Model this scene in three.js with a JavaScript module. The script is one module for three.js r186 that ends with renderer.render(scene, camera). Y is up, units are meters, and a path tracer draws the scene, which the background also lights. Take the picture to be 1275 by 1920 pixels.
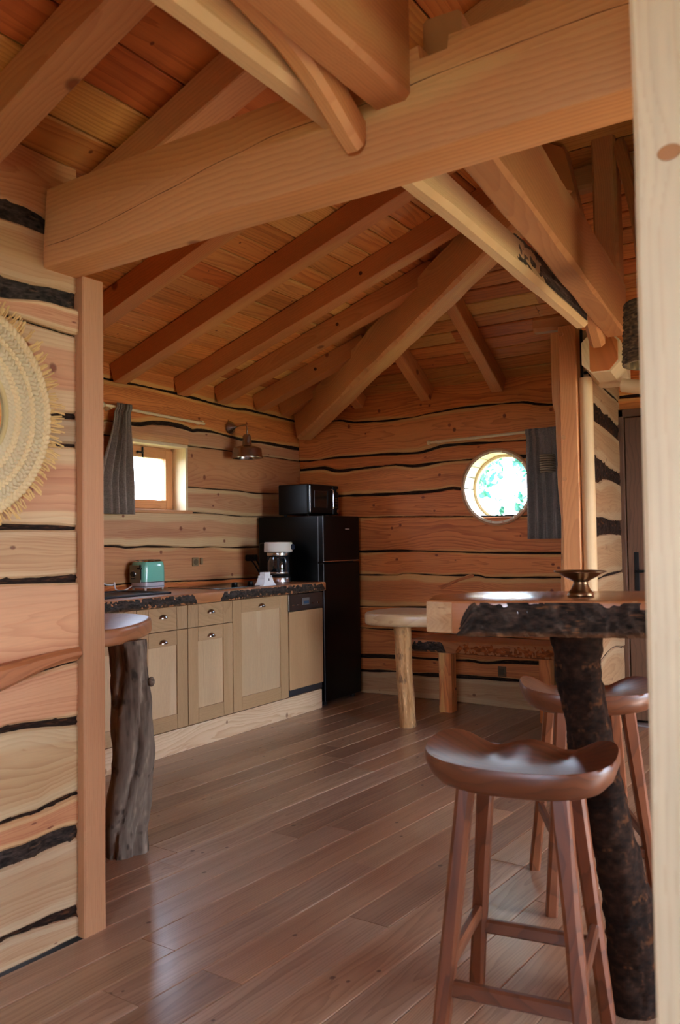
import * as THREE from 'three';
import { mergeGeometries, toCreasedNormals } from 'three/addons/utils/BufferGeometryUtils.js';
import { RoundedBoxGeometry } from 'three/addons/geometries/RoundedBoxGeometry.js';
import { Brush, Evaluator, SUBTRACTION } from 'three-bvh-csg';

// ---------------------------------------------------------------- camera, sky, exposure
const V3 = THREE.Vector3;
const V = (x, y, z) => new V3(x, y, z);
const D2R = Math.PI / 180;
const scene = new THREE.Scene();
const camera = new THREE.PerspectiveCamera(64.22, 1275 / 1920, 0.05, 200);
camera.rotation.order = 'YXZ';
camera.rotation.set(2.0 * D2R, 33.3 * D2R, -0.83 * D2R);
camera.position.set(0, 1.23, 0);
camera.focus = 4.6;
camera.userData.fStop = 5.0;
scene.add(camera);
const renderer = new THREE.WebGLRenderer({ antialias: true });
renderer.toneMapping = THREE.LinearToneMapping;
renderer.toneMappingExposure = 1.7;
renderer.shadowMap.enabled = true;
const SKY = 14;
{ // hazy bright summer sky: pale at the horizon, bluer overhead
  const w = 64, h = 32, d = new Float32Array(w * h * 4);
  for (let y = 0; y < h; y++) for (let x = 0; x < w; x++) {
    const e = Math.max(0, ((y + 0.5) / h - 0.5) * 2), k = (y * w + x) * 4;
    const a = Math.pow(e, 0.6);
    d[k] = SKY * (0.86 - 0.3 * a); d[k + 1] = SKY * (1.0 - 0.18 * a); d[k + 2] = SKY * (1.2 + 0.06 * a); d[k + 3] = 1;
  }
  const t = new THREE.DataTexture(d, w, h, THREE.RGBAFormat, THREE.FloatType);
  t.mapping = THREE.EquirectangularReflectionMapping; t.magFilter = THREE.LinearFilter; t.needsUpdate = true;
  scene.background = t;
}

{ // afternoon sun from the right: it falls through the open doorway onto the floor behind the pale post
  const sun = new THREE.DirectionalLight(new THREE.Color(1.0, 0.9, 0.78), 17);
  sun.position.set(16, 13.5, -3.4); sun.target.position.set(0, 0, -2); scene.add(sun, sun.target);
  sun.castShadow = true; sun.shadow.mapSize.set(2048, 2048); Object.assign(sun.shadow.camera, { left: -9, right: 9, top: 9, bottom: -9, near: 1, far: 50 });
}

// ---------------------------------------------------------------- random numbers, noise, textures
function rng(a) { return () => { a |= 0; a = a + 0x6D2B79F5 | 0; let t = Math.imul(a ^ a >>> 15, 1 | a); t = t + Math.imul(t ^ t >>> 7, 61 | t) ^ t; return ((t ^ t >>> 14) >>> 0) / 4294967296; }; }
const R = rng(20240);
const rr = (a, b) => a + (b - a) * R();
const lerp = (a, b, t) => a + (b - a) * t;
const clamp = (x, a, b) => Math.min(b, Math.max(a, x));
const sm = (a, b, x) => { const t = clamp((x - a) / (b - a), 0, 1); return t * t * (3 - 2 * t); };
function hash(i, j, s) { let n = Math.imul(i, 374761393) + Math.imul(j, 668265263) + Math.imul(s, 2147483629 - 93); n = Math.imul(n ^ n >>> 13, 1274126177); return ((n ^ n >>> 16) >>> 0) / 4294967296; }
function noise(x, y, s, px = 0) { // value noise in -1..1, period px in x when given
  const i = Math.floor(x), j = Math.floor(y), fx = x - i, fy = y - j, ux = fx * fx * (3 - 2 * fx), uy = fy * fy * (3 - 2 * fy);
  const w = (a) => px ? ((a % px) + px) % px : a;
  const a = hash(w(i), j, s), b = hash(w(i + 1), j, s), c = hash(w(i), j + 1, s), d = hash(w(i + 1), j + 1, s);
  return 2 * lerp(lerp(a, b, ux), lerp(c, d, ux), uy) - 1;
}
function fbm(x, y, s, o = 4, px = 0) { let a = 0, k = 0.5; for (let i = 0; i < o; i++) { a += k * noise(x, y, s + i * 17, px); x *= 2; y *= 2; px *= 2; k *= 0.5; } return a; }
function texture(w, h, f) {
  const d = new Uint8Array(w * h * 4);
  for (let y = 0; y < h; y++) for (let x = 0; x < w; x++) { const c = f((x + 0.5) / w, (y + 0.5) / h), k = (y * w + x) * 4; d[k] = clamp(c[0], 0, 255); d[k + 1] = clamp(c[1], 0, 255); d[k + 2] = clamp(c[2], 0, 255); d[k + 3] = 255; }
  const t = new THREE.DataTexture(d, w, h); t.colorSpace = THREE.SRGBColorSpace; t.wrapS = THREE.RepeatWrapping; t.wrapT = THREE.MirroredRepeatWrapping; t.magFilter = THREE.LinearFilter; t.minFilter = THREE.LinearFilter; t.needsUpdate = true; return t;
}
const mix3 = (a, b, t) => [lerp(a[0], b[0], t), lerp(a[1], b[1], t), lerp(a[2], b[2], t)];
// sawn softwood / hardwood: early and late wood lines that wander round a pith, pale sapwood towards the edges, knots
function wood(o) {
  const { fine = 1, seed, early, late, sap, sapEdge = 0.2, freq = 16, cath = 0.25, knots = 3, contrast = 0.7, warp = 0.12, streak = 0.2, w = 1024, h = 256 } = o;
  const r = rng(seed), K = [];
  for (let i = 0; i < knots; i++) K.push({ u: r(), v: 0.15 + 0.7 * r(), s: 0.016 + 0.022 * r() });
  const pith = 0.35 + 0.3 * r(), asp = o.aspect || 6.5;
  return texture(w, h, (u, v) => {
    let y = v + warp * noise(u * 3, v * 1.2, seed + 1, 3) + fine * (0.03 * noise(u * 9, v * 3, seed + 2, 9) + 0.012 * noise(u * 30, v * 8, seed + 21, 30)), kn = 0, kr = 0;
    for (const k of K) {
      let du = u - k.u; du -= Math.round(du); const dv = (v - k.v) / 1, e = Math.hypot(du * asp, dv) / k.s;
      y += Math.sign(dv || 1) * k.s * 0.9 * Math.exp(-e * e / 9);
      kn = Math.max(kn, 1 - sm(0.8, 1.15, e)); kr = Math.max(kr, Math.exp(-Math.pow((e - 1.1) / 0.45, 2)));
      if (e < 1.1) y += 0.2 * e * k.s;
    }
    const dep = cath * (0.5 + 0.9 * Math.abs(noise(u * 2, 3.3, seed + 3, 2)));
    const ring = Math.hypot(y - pith, dep * 0.8) * freq * 2 + 0.25 * fine * noise(u * 12, y * 30, seed + 4, 12);
    const f = ring - Math.floor(ring), lt = Math.pow(f, 2.2) * (1 - sm(0.93, 1, f));
    const fib = noise(u * 10, v * 150, seed + 5, 10) * 0.5 + noise(u * 40, v * 90, seed + 6, 40) * 0.3;
    const bands = noise(u * 2, y * 5, seed + 7, 2);
    let c = mix3(early, late, clamp(contrast * lt + streak * bands + 0.06 * fib, 0, 1));
    const edge = Math.min(v, 1 - v) + 0.07 * noise(u * 4, v > 0.5 ? 7 : 1, seed + 8, 4) + 0.02 * noise(u * 14, v * 8, seed + 9, 14);
    const s = 1 - sm(sapEdge - 0.05, sapEdge + 0.03, edge);
    if (s > 0) c = mix3(c, mix3(sap, late, 0.22 * lt + 0.05 * fib), s * 0.9);
    if (kr > 0.02) c = mix3(c, late.map((q) => q * 0.72), kr * 0.75);
    if (kn > 0.02) c = mix3(c, late.map((q, i) => q * [0.76, 0.66, 0.6][i]), kn * 0.85);
    const g = 1 + 0.045 * fib + 0.04 * noise(u * 3, v * 2, seed + 10, 3);
    return [c[0] * g, c[1] * g, c[2] * g];
  });
}
function barkTex(seed, a, b, c, fx = 26, fy = 10) {
  return texture(512, 256, (u, v) => {
    const n = fbm(u * fx, v * fy, seed, 4, fx), m = noise(u * 40, v * 30, seed + 50, 40), q = fbm(u * 9, v * 5, seed + 70, 3, 9);
    let k = mix3(a, b, clamp(0.5 + 1.1 * n, 0, 1)); k = mix3(k, c, sm(0.24, 0.46, q) * 0.6 * clamp(0.6 + m, 0, 1));
    k = mix3(k, c, 0.45 * (1 - sm(0.04, 0.18, v + 0.08 * q))); const g = 1 + 0.35 * m * Math.abs(n); return [k[0] * g, k[1] * g, k[2] * g];
  });
}
const fir = { early: [226, 140, 74], late: [166, 78, 34], sap: [226, 172, 104] };
const TEX = {};
const tex = (k, f) => TEX[k] || (TEX[k] = f());
const FAM = {
  fir: (i) => wood({ seed: 100 + i * 13, ...fir, sapEdge: [0.16, 0.09, 0.24, 0.13, 0.04][i % 5], knots: [3, 4, 2, 5, 3][i % 5], freq: [12, 9, 14, 10, 8][i % 5], cath: [0.2, 0.45, 0.1, 0.35, 0.3][i % 5] }),
  rose: (i) => wood({ seed: 2100 + i * 29, early: [204, 148, 104], late: [168, 100, 62], sap: [214, 180, 132], sapEdge: [0.2, 0.12, 0.28, 0.08][i % 4], knots: [3, 2, 4, 3][i % 4], freq: [9, 7, 11, 8][i % 4], cath: [0.3, 0.45, 0.15, 0.35][i % 4], contrast: 0.5, fine: 0.7, streak: 0.3 }),
  pale: (i) => wood({ seed: 300 + i * 11, early: [190, 154, 112], late: [156, 110, 70], sap: [196, 168, 130], sapEdge: 0.22, knots: 3, freq: 11, cath: 0.35, contrast: 0.55 }),
  board: (i) => wood({ seed: 500 + i * 7, early: [[226, 144, 74], [212, 124, 62], [234, 176, 96], [222, 150, 80], [208, 134, 68]][i % 5], late: [[174, 90, 40], [156, 74, 32], [190, 116, 54], [166, 84, 36], [150, 82, 38]][i % 5], sap: [226, 170, 96], sapEdge: [0.0, -0.1, 0.0, 0.12, -0.1][i % 5], streak: 0.1, fine: 0.7, knots: [2, 3, 1, 3, 2][i % 5], freq: [4, 3, 5, 4, 4][i % 5], cath: [0.4, 0.5, 0.15, 0.6, 0.3][i % 5], contrast: 0.55, warp: 0.2, aspect: 12 }),
  timber: (i) => wood({ seed: 700 + i * 19, early: [224, 164, 110], late: [188, 118, 70], sap: [230, 184, 124], sapEdge: 0.03, fine: 0.35, knots: [1, 1, 2][i % 3], freq: [24, 34, 20][i % 3], cath: [0.2, 0.08, 0.35][i % 3], contrast: 0.4, aspect: 2.6, warp: [0.12, 0.03, 0.1][i % 3] }),
  floor: (i) => wood({ seed: 900 + i * 23, early: [176, 142, 114], late: [122, 88, 66], sap: [182, 152, 126], sapEdge: [0.02, 0.12, 0.05, 0.02][i % 4], knots: [2, 3, 1, 2][i % 4], freq: [8, 6, 10, 7][i % 4], cath: [0.4, 0.3, 0.15, 0.5][i % 4], contrast: 0.5, streak: 0.25, aspect: 9 }),
  oak: (i) => wood({ seed: 1100 + i * 31, early: [186, 156, 120], late: [152, 120, 86], sap: [192, 164, 130], sapEdge: 0.02, knots: 0, freq: [26, 30, 12][i % 3], cath: [0.08, 0.04, 0.4][i % 3], contrast: 0.5, warp: 0.05, streak: 0.18 }),
  pine: (i) => wood({ seed: 1300 + i * 37, early: [232, 208, 166], late: [208, 170, 122], sap: [238, 216, 176], sapEdge: 0.02, knots: [1, 2][i % 2], freq: 36, cath: 0.02, contrast: 0.5, warp: 0.015, fine: 0.2, aspect: 2.6 }),
  teak: (i) => wood({ seed: 1500 + i * 41, early: [112, 62, 34], late: [68, 36, 20], sap: [126, 74, 42], sapEdge: -0.1, knots: 0, freq: 8, cath: 0.4, contrast: 0.65, warp: 0.14 }),
  slab: (i) => wood({ seed: 1700 + i * 43, early: [172, 112, 70], late: [122, 70, 40], sap: [206, 168, 118], sapEdge: 0.07, knots: 2, freq: 10, cath: 0.4, contrast: 0.55, aspect: 2.6 }),
  darkdoor: (i) => wood({ seed: 1900 + i, early: [104, 72, 50], late: [68, 44, 30], sap: [112, 80, 56], sapEdge: 0.02, knots: 2, freq: 11, cath: 0.3 }),
  bark: (i) => barkTex(40 + i * 9, [58, 38, 27], [30, 20, 15], [112, 68, 38]),
  blackbark: (i) => barkTex(90 + i * 9, [72, 60, 52], [30, 25, 22], [140, 92, 54]),
  redbark: (i) => barkTex(140 + i * 9, [182, 98, 44], [126, 60, 26], [74, 40, 24], 18, 6),
  greylog: (i) => barkTex(190 + i * 9, [136, 120, 104], [90, 76, 65], [36, 29, 25], 4, 12),
  tanlog: (i) => barkTex(240 + i * 9, [206, 158, 108], [168, 118, 72], [88, 66, 52], 4, 14),
};
const MATS = {};
// a wood (or bark) material: family, variant, tint step; the texture is shared between the tints
function W(f, i = 0, tint = 2, rough = 0.62, extra) {
  const n = { rose: 4, fir: 5, pale: 3, board: 5, timber: 3, floor: 4, oak: 3, pine: 2, teak: 1, slab: 2, darkdoor: 1 }[f] || 1; i = i % n;
  const k = f + i + '_' + tint + '_' + rough + (extra ? JSON.stringify(extra) : '');
  if (MATS[k]) return MATS[k];
  const t = tex(f + i, () => FAM[f](i));
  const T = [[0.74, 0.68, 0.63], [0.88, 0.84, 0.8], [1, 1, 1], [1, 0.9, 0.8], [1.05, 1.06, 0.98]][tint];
  const m = new THREE.MeshPhysicalMaterial({ map: t, roughness: rough, specularIntensity: /bark|log/.test(f) ? 0.4 : 1, color: new THREE.Color(T[0], T[1], T[2]), bumpMap: t, bumpScale: /bark|log/.test(f) ? 0.006 : 0.00025, ...extra });
  return MATS[k] = m;
}
const M = (k, o) => MATS[k] || (MATS[k] = new THREE.MeshPhysicalMaterial(o));
const col = (r, g, b) => new THREE.Color().setRGB(r / 255, g / 255, b / 255, THREE.SRGBColorSpace);
const black = M('black', { color: col(7, 7, 8), roughness: 0.3, specularIntensity: 0.4 });
const blackMatt = M('blackMatt', { color: col(22, 21, 21), roughness: 0.6 });
const steel = M('steel', { color: col(196, 194, 190), roughness: 0.25, metalness: 1 });
const chrome = M('chrome', { color: col(210, 212, 214), roughness: 0.12, metalness: 1 });
const pewter = M('pewter', { color: col(168, 160, 152), roughness: 0.24, metalness: 1 });
const bronze = M('bronze', { color: col(122, 94, 66), roughness: 0.34, metalness: 1 });
const iron = M('iron', { color: col(20, 20, 21), roughness: 0.5, metalness: 0.5 });
const white = M('white', { color: col(228, 226, 224), roughness: 0.6 });
const cream = M('cream', { color: col(216, 208, 194), roughness: 0.4 });
const mint = M('mint', { color: col(122, 198, 176), roughness: 0.22, clearcoat: 0.6 });
const glass = M('glass', { color: 0xffffff, roughness: 0.02, transmission: 1, thickness: 0, ior: 1.5 });
const darkGap = M('darkGap', { color: col(42, 30, 22), roughness: 0.9 });

// ---------------------------------------------------------------- naming and placing
const used = {};
function numbered(n) { const c = used[n] = (used[n] ?? -1) + 1; return c ? n + '_' + String(c).padStart(3, '0') : n; }
function sh(o) { o.castShadow = o.receiveShadow = true; return o; }
function thing(name, label, category, group, pos) { const o = new THREE.Group(); o.name = numbered(name); o.userData = { label, category }; if (group) o.userData.group = group; if (pos) o.position.set(...pos); scene.add(o); return o; }
function part(parent, name, g, m, label) { const o = sh(new THREE.Mesh(Array.isArray(g) ? mergeGeometries(g.map(plain)) : g, m)); o.name = name; if (label) o.userData.label = label; parent.add(o); return o; }
function solo(name, g, m, label, category, group) { const o = sh(new THREE.Mesh(Array.isArray(g) ? mergeGeometries(g.map(plain)) : g, m)); o.name = numbered(name); o.userData = { label, category }; if (group) o.userData.group = group; scene.add(o); return o; }
function struct(name, label) { const o = new THREE.Group(); o.name = name; o.userData = { kind: 'structure', label }; scene.add(o); return o; }
function plain(g) { const q = g.index ? g.toNonIndexed() : g; for (const k of Object.keys(q.attributes)) if (!['position', 'normal', 'uv'].includes(k)) q.deleteAttribute(k); if (!q.attributes.uv) q.setAttribute('uv', new THREE.BufferAttribute(new Float32Array(q.attributes.position.count * 2), 2)); return q; }

// ---------------------------------------------------------------- geometry
function loft(rings, o = {}) {
  const { closed = true, cap = true, crease = 35 } = o, n = rings.length, m = rings[0].length, mm = closed ? m + 1 : m;
  const us = o.us || rings.map((_, i) => i / (n - 1)), vs = o.vs || Array.from({ length: mm }, (_, j) => j / (mm - 1));
  const P = [], U = [], I = [];
  for (let i = 0; i < n; i++) for (let j = 0; j < mm; j++) { const p = rings[i][j % m]; P.push(p.x, p.y, p.z); U.push(us[i], vs[j]); }
  for (let i = 0; i < n - 1; i++) for (let j = 0; j < mm - 1; j++) { const a = i * mm + j, b = a + mm; I.push(a, b, a + 1, b, b + 1, a + 1); }
  if (cap && closed) for (const [i, s] of [[0, 1], [n - 1, -1]]) {
    const c = new V3(); rings[i].forEach((p) => c.add(p)); c.multiplyScalar(1 / m);
    const k = P.length / 3; P.push(c.x, c.y, c.z); U.push(us[i], 0.5);
    for (let j = 0; j < m; j++) { const p = rings[i][j]; P.push(p.x, p.y, p.z); const d = p.clone().sub(c); U.push(us[i] + 0.05 * d.y, 0.5 + 0.9 * (d.x + d.z) + 0.3 * d.y); }
    for (let j = 0; j < m; j++) { const a = k + 1 + j, b = k + 1 + (j + 1) % m; s > 0 ? I.push(k, a, b) : I.push(k, b, a); }
  }
  let vol = 0; const g3 = (i) => [P[i * 3], P[i * 3 + 1], P[i * 3 + 2]];
  if (closed) { for (let t = 0; t < I.length; t += 3) { const [a, b, c] = [g3(I[t]), g3(I[t + 1]), g3(I[t + 2])]; vol += a[0] * (b[1] * c[2] - b[2] * c[1]) - a[1] * (b[0] * c[2] - b[2] * c[0]) + a[2] * (b[0] * c[1] - b[1] * c[0]); } }
  if (vol < 0 || o.flip) for (let t = 0; t < I.length; t += 3) { const q = I[t]; I[t] = I[t + 1]; I[t + 1] = q; }
  const g = new THREE.BufferGeometry();
  g.setAttribute('position', new THREE.Float32BufferAttribute(P, 3)); g.setAttribute('uv', new THREE.Float32BufferAttribute(U, 2)); g.setIndex(I);
  return toCreasedNormals(g, crease * D2R);
}
// squared timber along a path, chamfered, with the small unevenness of sawn wood
function timber(path, w, h, o = {}) {
  const { ch = 0.008, up = V(0, 1, 0), wob = 0.002, n = 10, bow = 0, upset } = o;
  const pts = [], seed = Math.floor(R() * 1e6), curve = path.length > 2 ? new THREE.CatmullRomCurve3(path) : new THREE.LineCurve3(path[0], path[1]);
  const L = curve.getLength(), rings = [], us = [], u0 = R();
  for (let i = 0; i <= n; i++) {
    const t = i / n, p = curve.getPointAt(t), d = curve.getTangentAt(t), s = V().crossVectors(d, up).normalize(), q = V().crossVectors(s, d).normalize();
    const ww = w / 2 * (o.taper ? lerp(1, o.taper, t) : 1), hh = h / 2 * (o.taper ? lerp(1, o.taper, t) : 1), e = (k) => wob * noise(t * L * 4, k * 3.7, seed);
    const A = ww + e(1), B = hh + e(2), c = Math.min(ch * (1 + 0.5 * noise(t * L * 5, 9, seed)), A * 0.5);
    p.addScaledVector(q, bow * Math.sin(Math.PI * t));
    const off = [[-A + c, -B], [A - c, -B], [A, -B + c], [A, B - c], [A - c, B], [-A + c, B], [-A, B - c], [-A, -B + c]];
    rings.push(off.map(([a, b]) => p.clone().addScaledVector(s, a).addScaledVector(q, b))); us.push(u0 + t * L / 1.6);
  }
  const per = 2 * (w + h), v0 = R(), k = o.vs || 0.35, seq = [0, w, w, w + h, w + h, 2 * w + h, 2 * w + h, per, per];
  if (o.cutA) o.cutA(rings[0]); if (o.cutB) o.cutB(rings[n]);
  return loft(rings, { us, vs: seq.map((x) => v0 + x * k / 0.22), crease: 25 });
}
// round or rough log along a path; rad(t, angle)
function log(path, rad, o = {}) {
  const { segs = 22, n = 40, us: us0 = 1.0, crease = 50, closedCaps = true } = o, curve = new THREE.CatmullRomCurve3(path), L = curve.getLength(), rings = [], us = [];
  const fr = curve.computeFrenetFrames(n, false); let N = Math.abs(fr.tangents[0].y) > 0.8 ? V(1, 0, 0) : V(0, 1, 0);
  for (let i = 0; i <= n; i++) {
    const t = i / n, p = curve.getPointAt(t), d = curve.getTangentAt(t); const s = V().crossVectors(d, N).normalize(), q = V().crossVectors(s, d).normalize(); N = q;
    rings.push(Array.from({ length: segs }, (_, j) => { const a = j / segs * Math.PI * 2, r = rad(t, a); return p.clone().addScaledVector(s, Math.cos(a) * r).addScaledVector(q, Math.sin(a) * r); })); us.push(t * L / us0);
  }
  return loft(rings, { us, vs: Array.from({ length: segs + 1 }, (_, j) => j / segs * (o.vrep || 2)), crease, cap: closedCaps });
}
function tube(path, r, n = 24, segs = 8, closed = false) { return new THREE.TubeGeometry(new THREE.CatmullRomCurve3(path, closed), n, r, segs, closed); }
function lathe(p, n = 40) { return new THREE.LatheGeometry(p.map(([x, y]) => new THREE.Vector2(x, y)), n); }
function rbox(w, h, d, r = 0.004, x = 0, y = 0, z = 0, s = 2) { return plain(new RoundedBoxGeometry(w, h, d, s, Math.min(r, w / 2.01, h / 2.01, d / 2.01)).translate(x, y, z)); }
// uv by the face's main direction: grain runs along axis g ('x','y','z'); su, sv metres per repeat
function boxUV(geo, g = 'x', su = 1.6, sv = 0.5, ou = R(), ov = R()) {
  geo = plain(geo); const p = geo.attributes.position, n = geo.attributes.normal, uv = geo.attributes.uv;
  for (let i = 0; i < p.count; i++) {
    const c = { x: p.getX(i), y: p.getY(i), z: p.getZ(i) }, a = { x: Math.abs(n.getX(i)), y: Math.abs(n.getY(i)), z: Math.abs(n.getZ(i)) };
    const main = a.x > a.y && a.x > a.z ? 'x' : a.y > a.z ? 'y' : 'z'; let ax = ['x', 'y', 'z'].filter((k) => k !== main), u, v;
    if (main === g) { u = c[ax[0]] * 0.15; v = c[ax[1]]; } else { u = c[g]; v = c[ax.find((k) => k !== g)]; }
    uv.setXY(i, ou + u / su, ov + v / sv);
  }
  return geo;
}
const wbox = (x0, y0, z0, x1, y1, z1, g, r = 0.004, sv = 0.5) => boxUV(rbox(Math.abs(x1 - x0), Math.abs(y1 - y0), Math.abs(z1 - z0), r, (x0 + x1) / 2, (y0 + y1) / 2, (z0 + z1) / 2, 1), g, 1.6, sv);
// slab with an outline in plan (x, z), rounded edges
function slabGeo(out, y0, y1, bev = 0.012, g = 'x') {
  const s = new THREE.Shape(out.map(([x, z]) => new THREE.Vector2(x, -z)));
  const e = new THREE.ExtrudeGeometry(s, { depth: y1 - y0 - 2 * bev, bevelEnabled: true, bevelThickness: bev, bevelSize: bev, bevelOffset: -bev, bevelSegments: 3, curveSegments: 16 });
  e.rotateX(-Math.PI / 2); e.translate(0, y0 + bev, 0);
  return boxUV(toCreasedNormals(plain(e), 40 * D2R), g, 1.6, 0.62);
}
function smooth(pts, n = 6) { const c = new THREE.CatmullRomCurve3(pts.map(([x, z]) => V(x, 0, z)), true, 'centripetal'); return c.getPoints(pts.length * n).slice(0, -1).map((p) => [p.x, p.z]); }
// bark left on the edge of a slab: a rough band that follows a line in plan, bulging outwards
function edgeBark(line, y0, y1, out, amp = 0.01, seed = 1) {
  const c = new THREE.CatmullRomCurve3(line.map(([x, z]) => V(x, 0, z)), false, 'centripetal'), L = c.getLength(), n = Math.max(12, Math.round(L / 0.006)), m = 11, rings = [], us = [];
  for (let i = 0; i <= n; i++) {
    const t = i / n, p = c.getPointAt(t), d = c.getTangentAt(t), nx = V(-d.z * out, 0, d.x * out), ring = [], endf = Math.min(1, Math.min(t, 1 - t) * L / 0.02);
    for (let j = 0; j <= m; j++) { const k = j / m, te = sm(0, 0.05, Math.min(t, 1 - t) * L), y = lerp(y0, lerp(lerp(y0, y1, 0.25), y1, te), k), b = Math.sin(Math.PI * k); ring.push(V(p.x, y, p.z).addScaledVector(nx, endf * (0.004 + amp * (0.6 * b + 0.5 * fbm(t * L * 34, k * 3, seed, 3) * 1.3 + 0.5 * noise(t * L * 90, k * 7, seed + 5))))); }
    ring.push(V(p.x, y1, p.z).addScaledVector(nx, -0.01), V(p.x, y0, p.z).addScaledVector(nx, -0.01)); rings.push(ring); us.push(t * L / 0.5);
  }
  return loft(rings, { us, vs: Array.from({ length: m + 4 }, (_, j) => Math.min(j / m, 1) * 0.9), crease: 70 });
}
const evaluator = new Evaluator(); evaluator.attributes = ['position', 'normal', 'uv']; evaluator.useGroups = false;
function cut(g, tool) { const a = new Brush(g), b = new Brush(tool); a.updateMatrixWorld(); b.updateMatrixWorld(); return evaluator.evaluate(a, b, SUBTRACTION).geometry; }

// ---------------------------------------------------------------- walls of waney planks
function curveOf(pts, seed, amp = 0.004) { // y along s: smooth through the given points, with a little waviness
  const a = pts.slice().sort((p, q) => p[0] - q[0]), n = a.length;
  return (s) => {
    let y; if (n === 1 || s <= a[0][0]) y = a[0][1]; else if (s >= a[n - 1][0]) y = a[n - 1][1];
    else { let i = 0; while (s > a[i + 1][0]) i++; const t = (s - a[i][0]) / (a[i + 1][0] - a[i][0]), p0 = a[Math.max(0, i - 1)][1], p1 = a[i][1], p2 = a[i + 1][1], p3 = a[Math.min(n - 1, i + 2)][1]; const m1 = (p2 - p0) * 0.4, m2 = (p3 - p1) * 0.4, t2 = t * t, t3 = t2 * t; y = (2 * t3 - 3 * t2 + 1) * p1 + (t3 - 2 * t2 + t) * m1 + (-2 * t3 + 3 * t2) * p2 + (t3 - t2) * m2; }
    return y + amp * (noise(s * 5, 1, seed) + 0.5 * noise(s * 17, 2, seed)) * (n > 2 ? 0.4 : 1);
  };
}
// frame(s, y, d) -> world point; lo, hi: curves of the lower and upper edge
function plankGeo(frame, lo, hi, s0, s1, o = {}) {
  const { th = 0.04, bev = 0.007, proud = 0, step = 0.05 } = o, L = Math.abs(s1 - s0), n = Math.max(2, Math.ceil(L / step)), seed = Math.floor(R() * 1e6), rings = [], us = [], u0 = R(), flip = R() > 0.5;
  for (let i = 0; i <= n; i++) {
    const s = lerp(s0, s1, i / n), a = lo(s), b = hi(s), e = 0.0025 * noise(s * 3, 4, seed), q = Math.min(bev, (b - a) * 0.3), d = proud + e;
    rings.push([frame(s, a, -th), frame(s, a, d - q * 1.2), frame(s, a + q, d - 0.001), frame(s, lerp(a, b, 0.5), d + 0.001), frame(s, b - q, d - 0.001), frame(s, b, d - q * 1.2), frame(s, b, -th)]); us.push(u0 + s / 1.7);
  }
  let vs = [0, 0.04, 0.08, 0.5, 0.92, 0.96, 1, 1]; if (flip) vs = vs.map((x) => 1 - x);
  return loft(rings, { us, vs, crease: 30 });
}
function barkGeo(frame, lo, hi, s0, s1, o = {}) {
  const { depth = -0.006, amp = 0.007, seed = 3 } = o, L = Math.abs(s1 - s0), n = Math.max(3, Math.ceil(L / 0.014)), m = 5, rings = [], us = [];
  for (let i = 0; i <= n; i++) {
    const s = lerp(s0, s1, i / n), a = lo(s) - 0.006, b = hi(s) + 0.006, r = [frame(s, a, -0.03)];
    for (let j = 0; j <= m; j++) { const k = j / m; r.push(frame(s, lerp(a, b, k), depth - 0.008 * (1 - Math.sin(Math.PI * k)) + amp * (fbm(s * 30, k * 3, seed, 3) + 0.4 * noise(s * 70, k * 4, seed + 3)))); }
    r.push(frame(s, b, -0.03)); rings.push(r); us.push(s / 0.5);
  }
  return loft(rings, { us, vs: [0, 0.02, 0.2, 0.4, 0.6, 0.8, 0.97, 1, 1], crease: 70 });
}
// seams: from the floor up, { p: points, w: gap, wn: how the gap varies } or { lo: points, hi: points } for a broad strip of bark
function plankWall(group, frame, s0, s1, seams, o) {
  const seed0 = o.seed, cs = seams.map((q, i) => {
    if (q.lo) return { lo: curveOf(q.lo, seed0 + i, 0.002), hi: curveOf(q.hi, seed0 + i + 50, 0.002), bark: true, m: q.m };
    const c = curveOf(q.p, seed0 + i, q.a ?? 0.004), w = q.w ?? 0.01, wn = q.wn ?? 0.5;
    const half = (s) => Math.max(0.0015, 0.5 * w * (1 + wn * (noise(s * 3.1, 5, seed0 + i) + 0.7 * noise(s * 11, 6, seed0 + i))));
    return { lo: (s) => c(s) - half(s), hi: (s) => c(s) + half(s), bark: w > 0.004, m: q.m };
  });
  for (let i = 0; i < cs.length - 1; i++) {
    const a = cs[i], b = cs[i + 1], row = o.rows?.[i] || {}, spans = row.spans || [[s0, s1]];
    spans.forEach(([p, q], k) => {
      let g = plankGeo(frame, a.hi, b.lo, p, q, { proud: (row.proud || 0) + rr(-0.003, 0.004), th: 0.045 });
      if (row.cut) g = cut(g, row.cut);
      const mesh = part(group, 'plank', g, row.mat || W(o.fam, i * 2 + k, Math.floor(rr(1, 4.99)), 0.6));
      if (b.bark && i < cs.length - 2) { let bg = barkGeo(frame, b.lo, b.hi, p, q, { seed: seed0 + i * 3, amp: seams[i + 1].lo ? 0.014 : 0.005, depth: seams[i + 1].lo ? -0.004 : -0.009 }); if (row.cut) bg = cut(bg, row.cut); part(mesh, 'bark_edge', bg, W(b.m || 'bark', 0, 2, 0.95)); }
    });
  }
}
const boxG = (x0, y0, z0, x1, y1, z1) => plain(new THREE.BoxGeometry(Math.abs(x1 - x0), Math.abs(y1 - y0), Math.abs(z1 - z0)).translate((x0 + x1) / 2, (y0 + y1) / 2, (z0 + z1) / 2));

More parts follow.
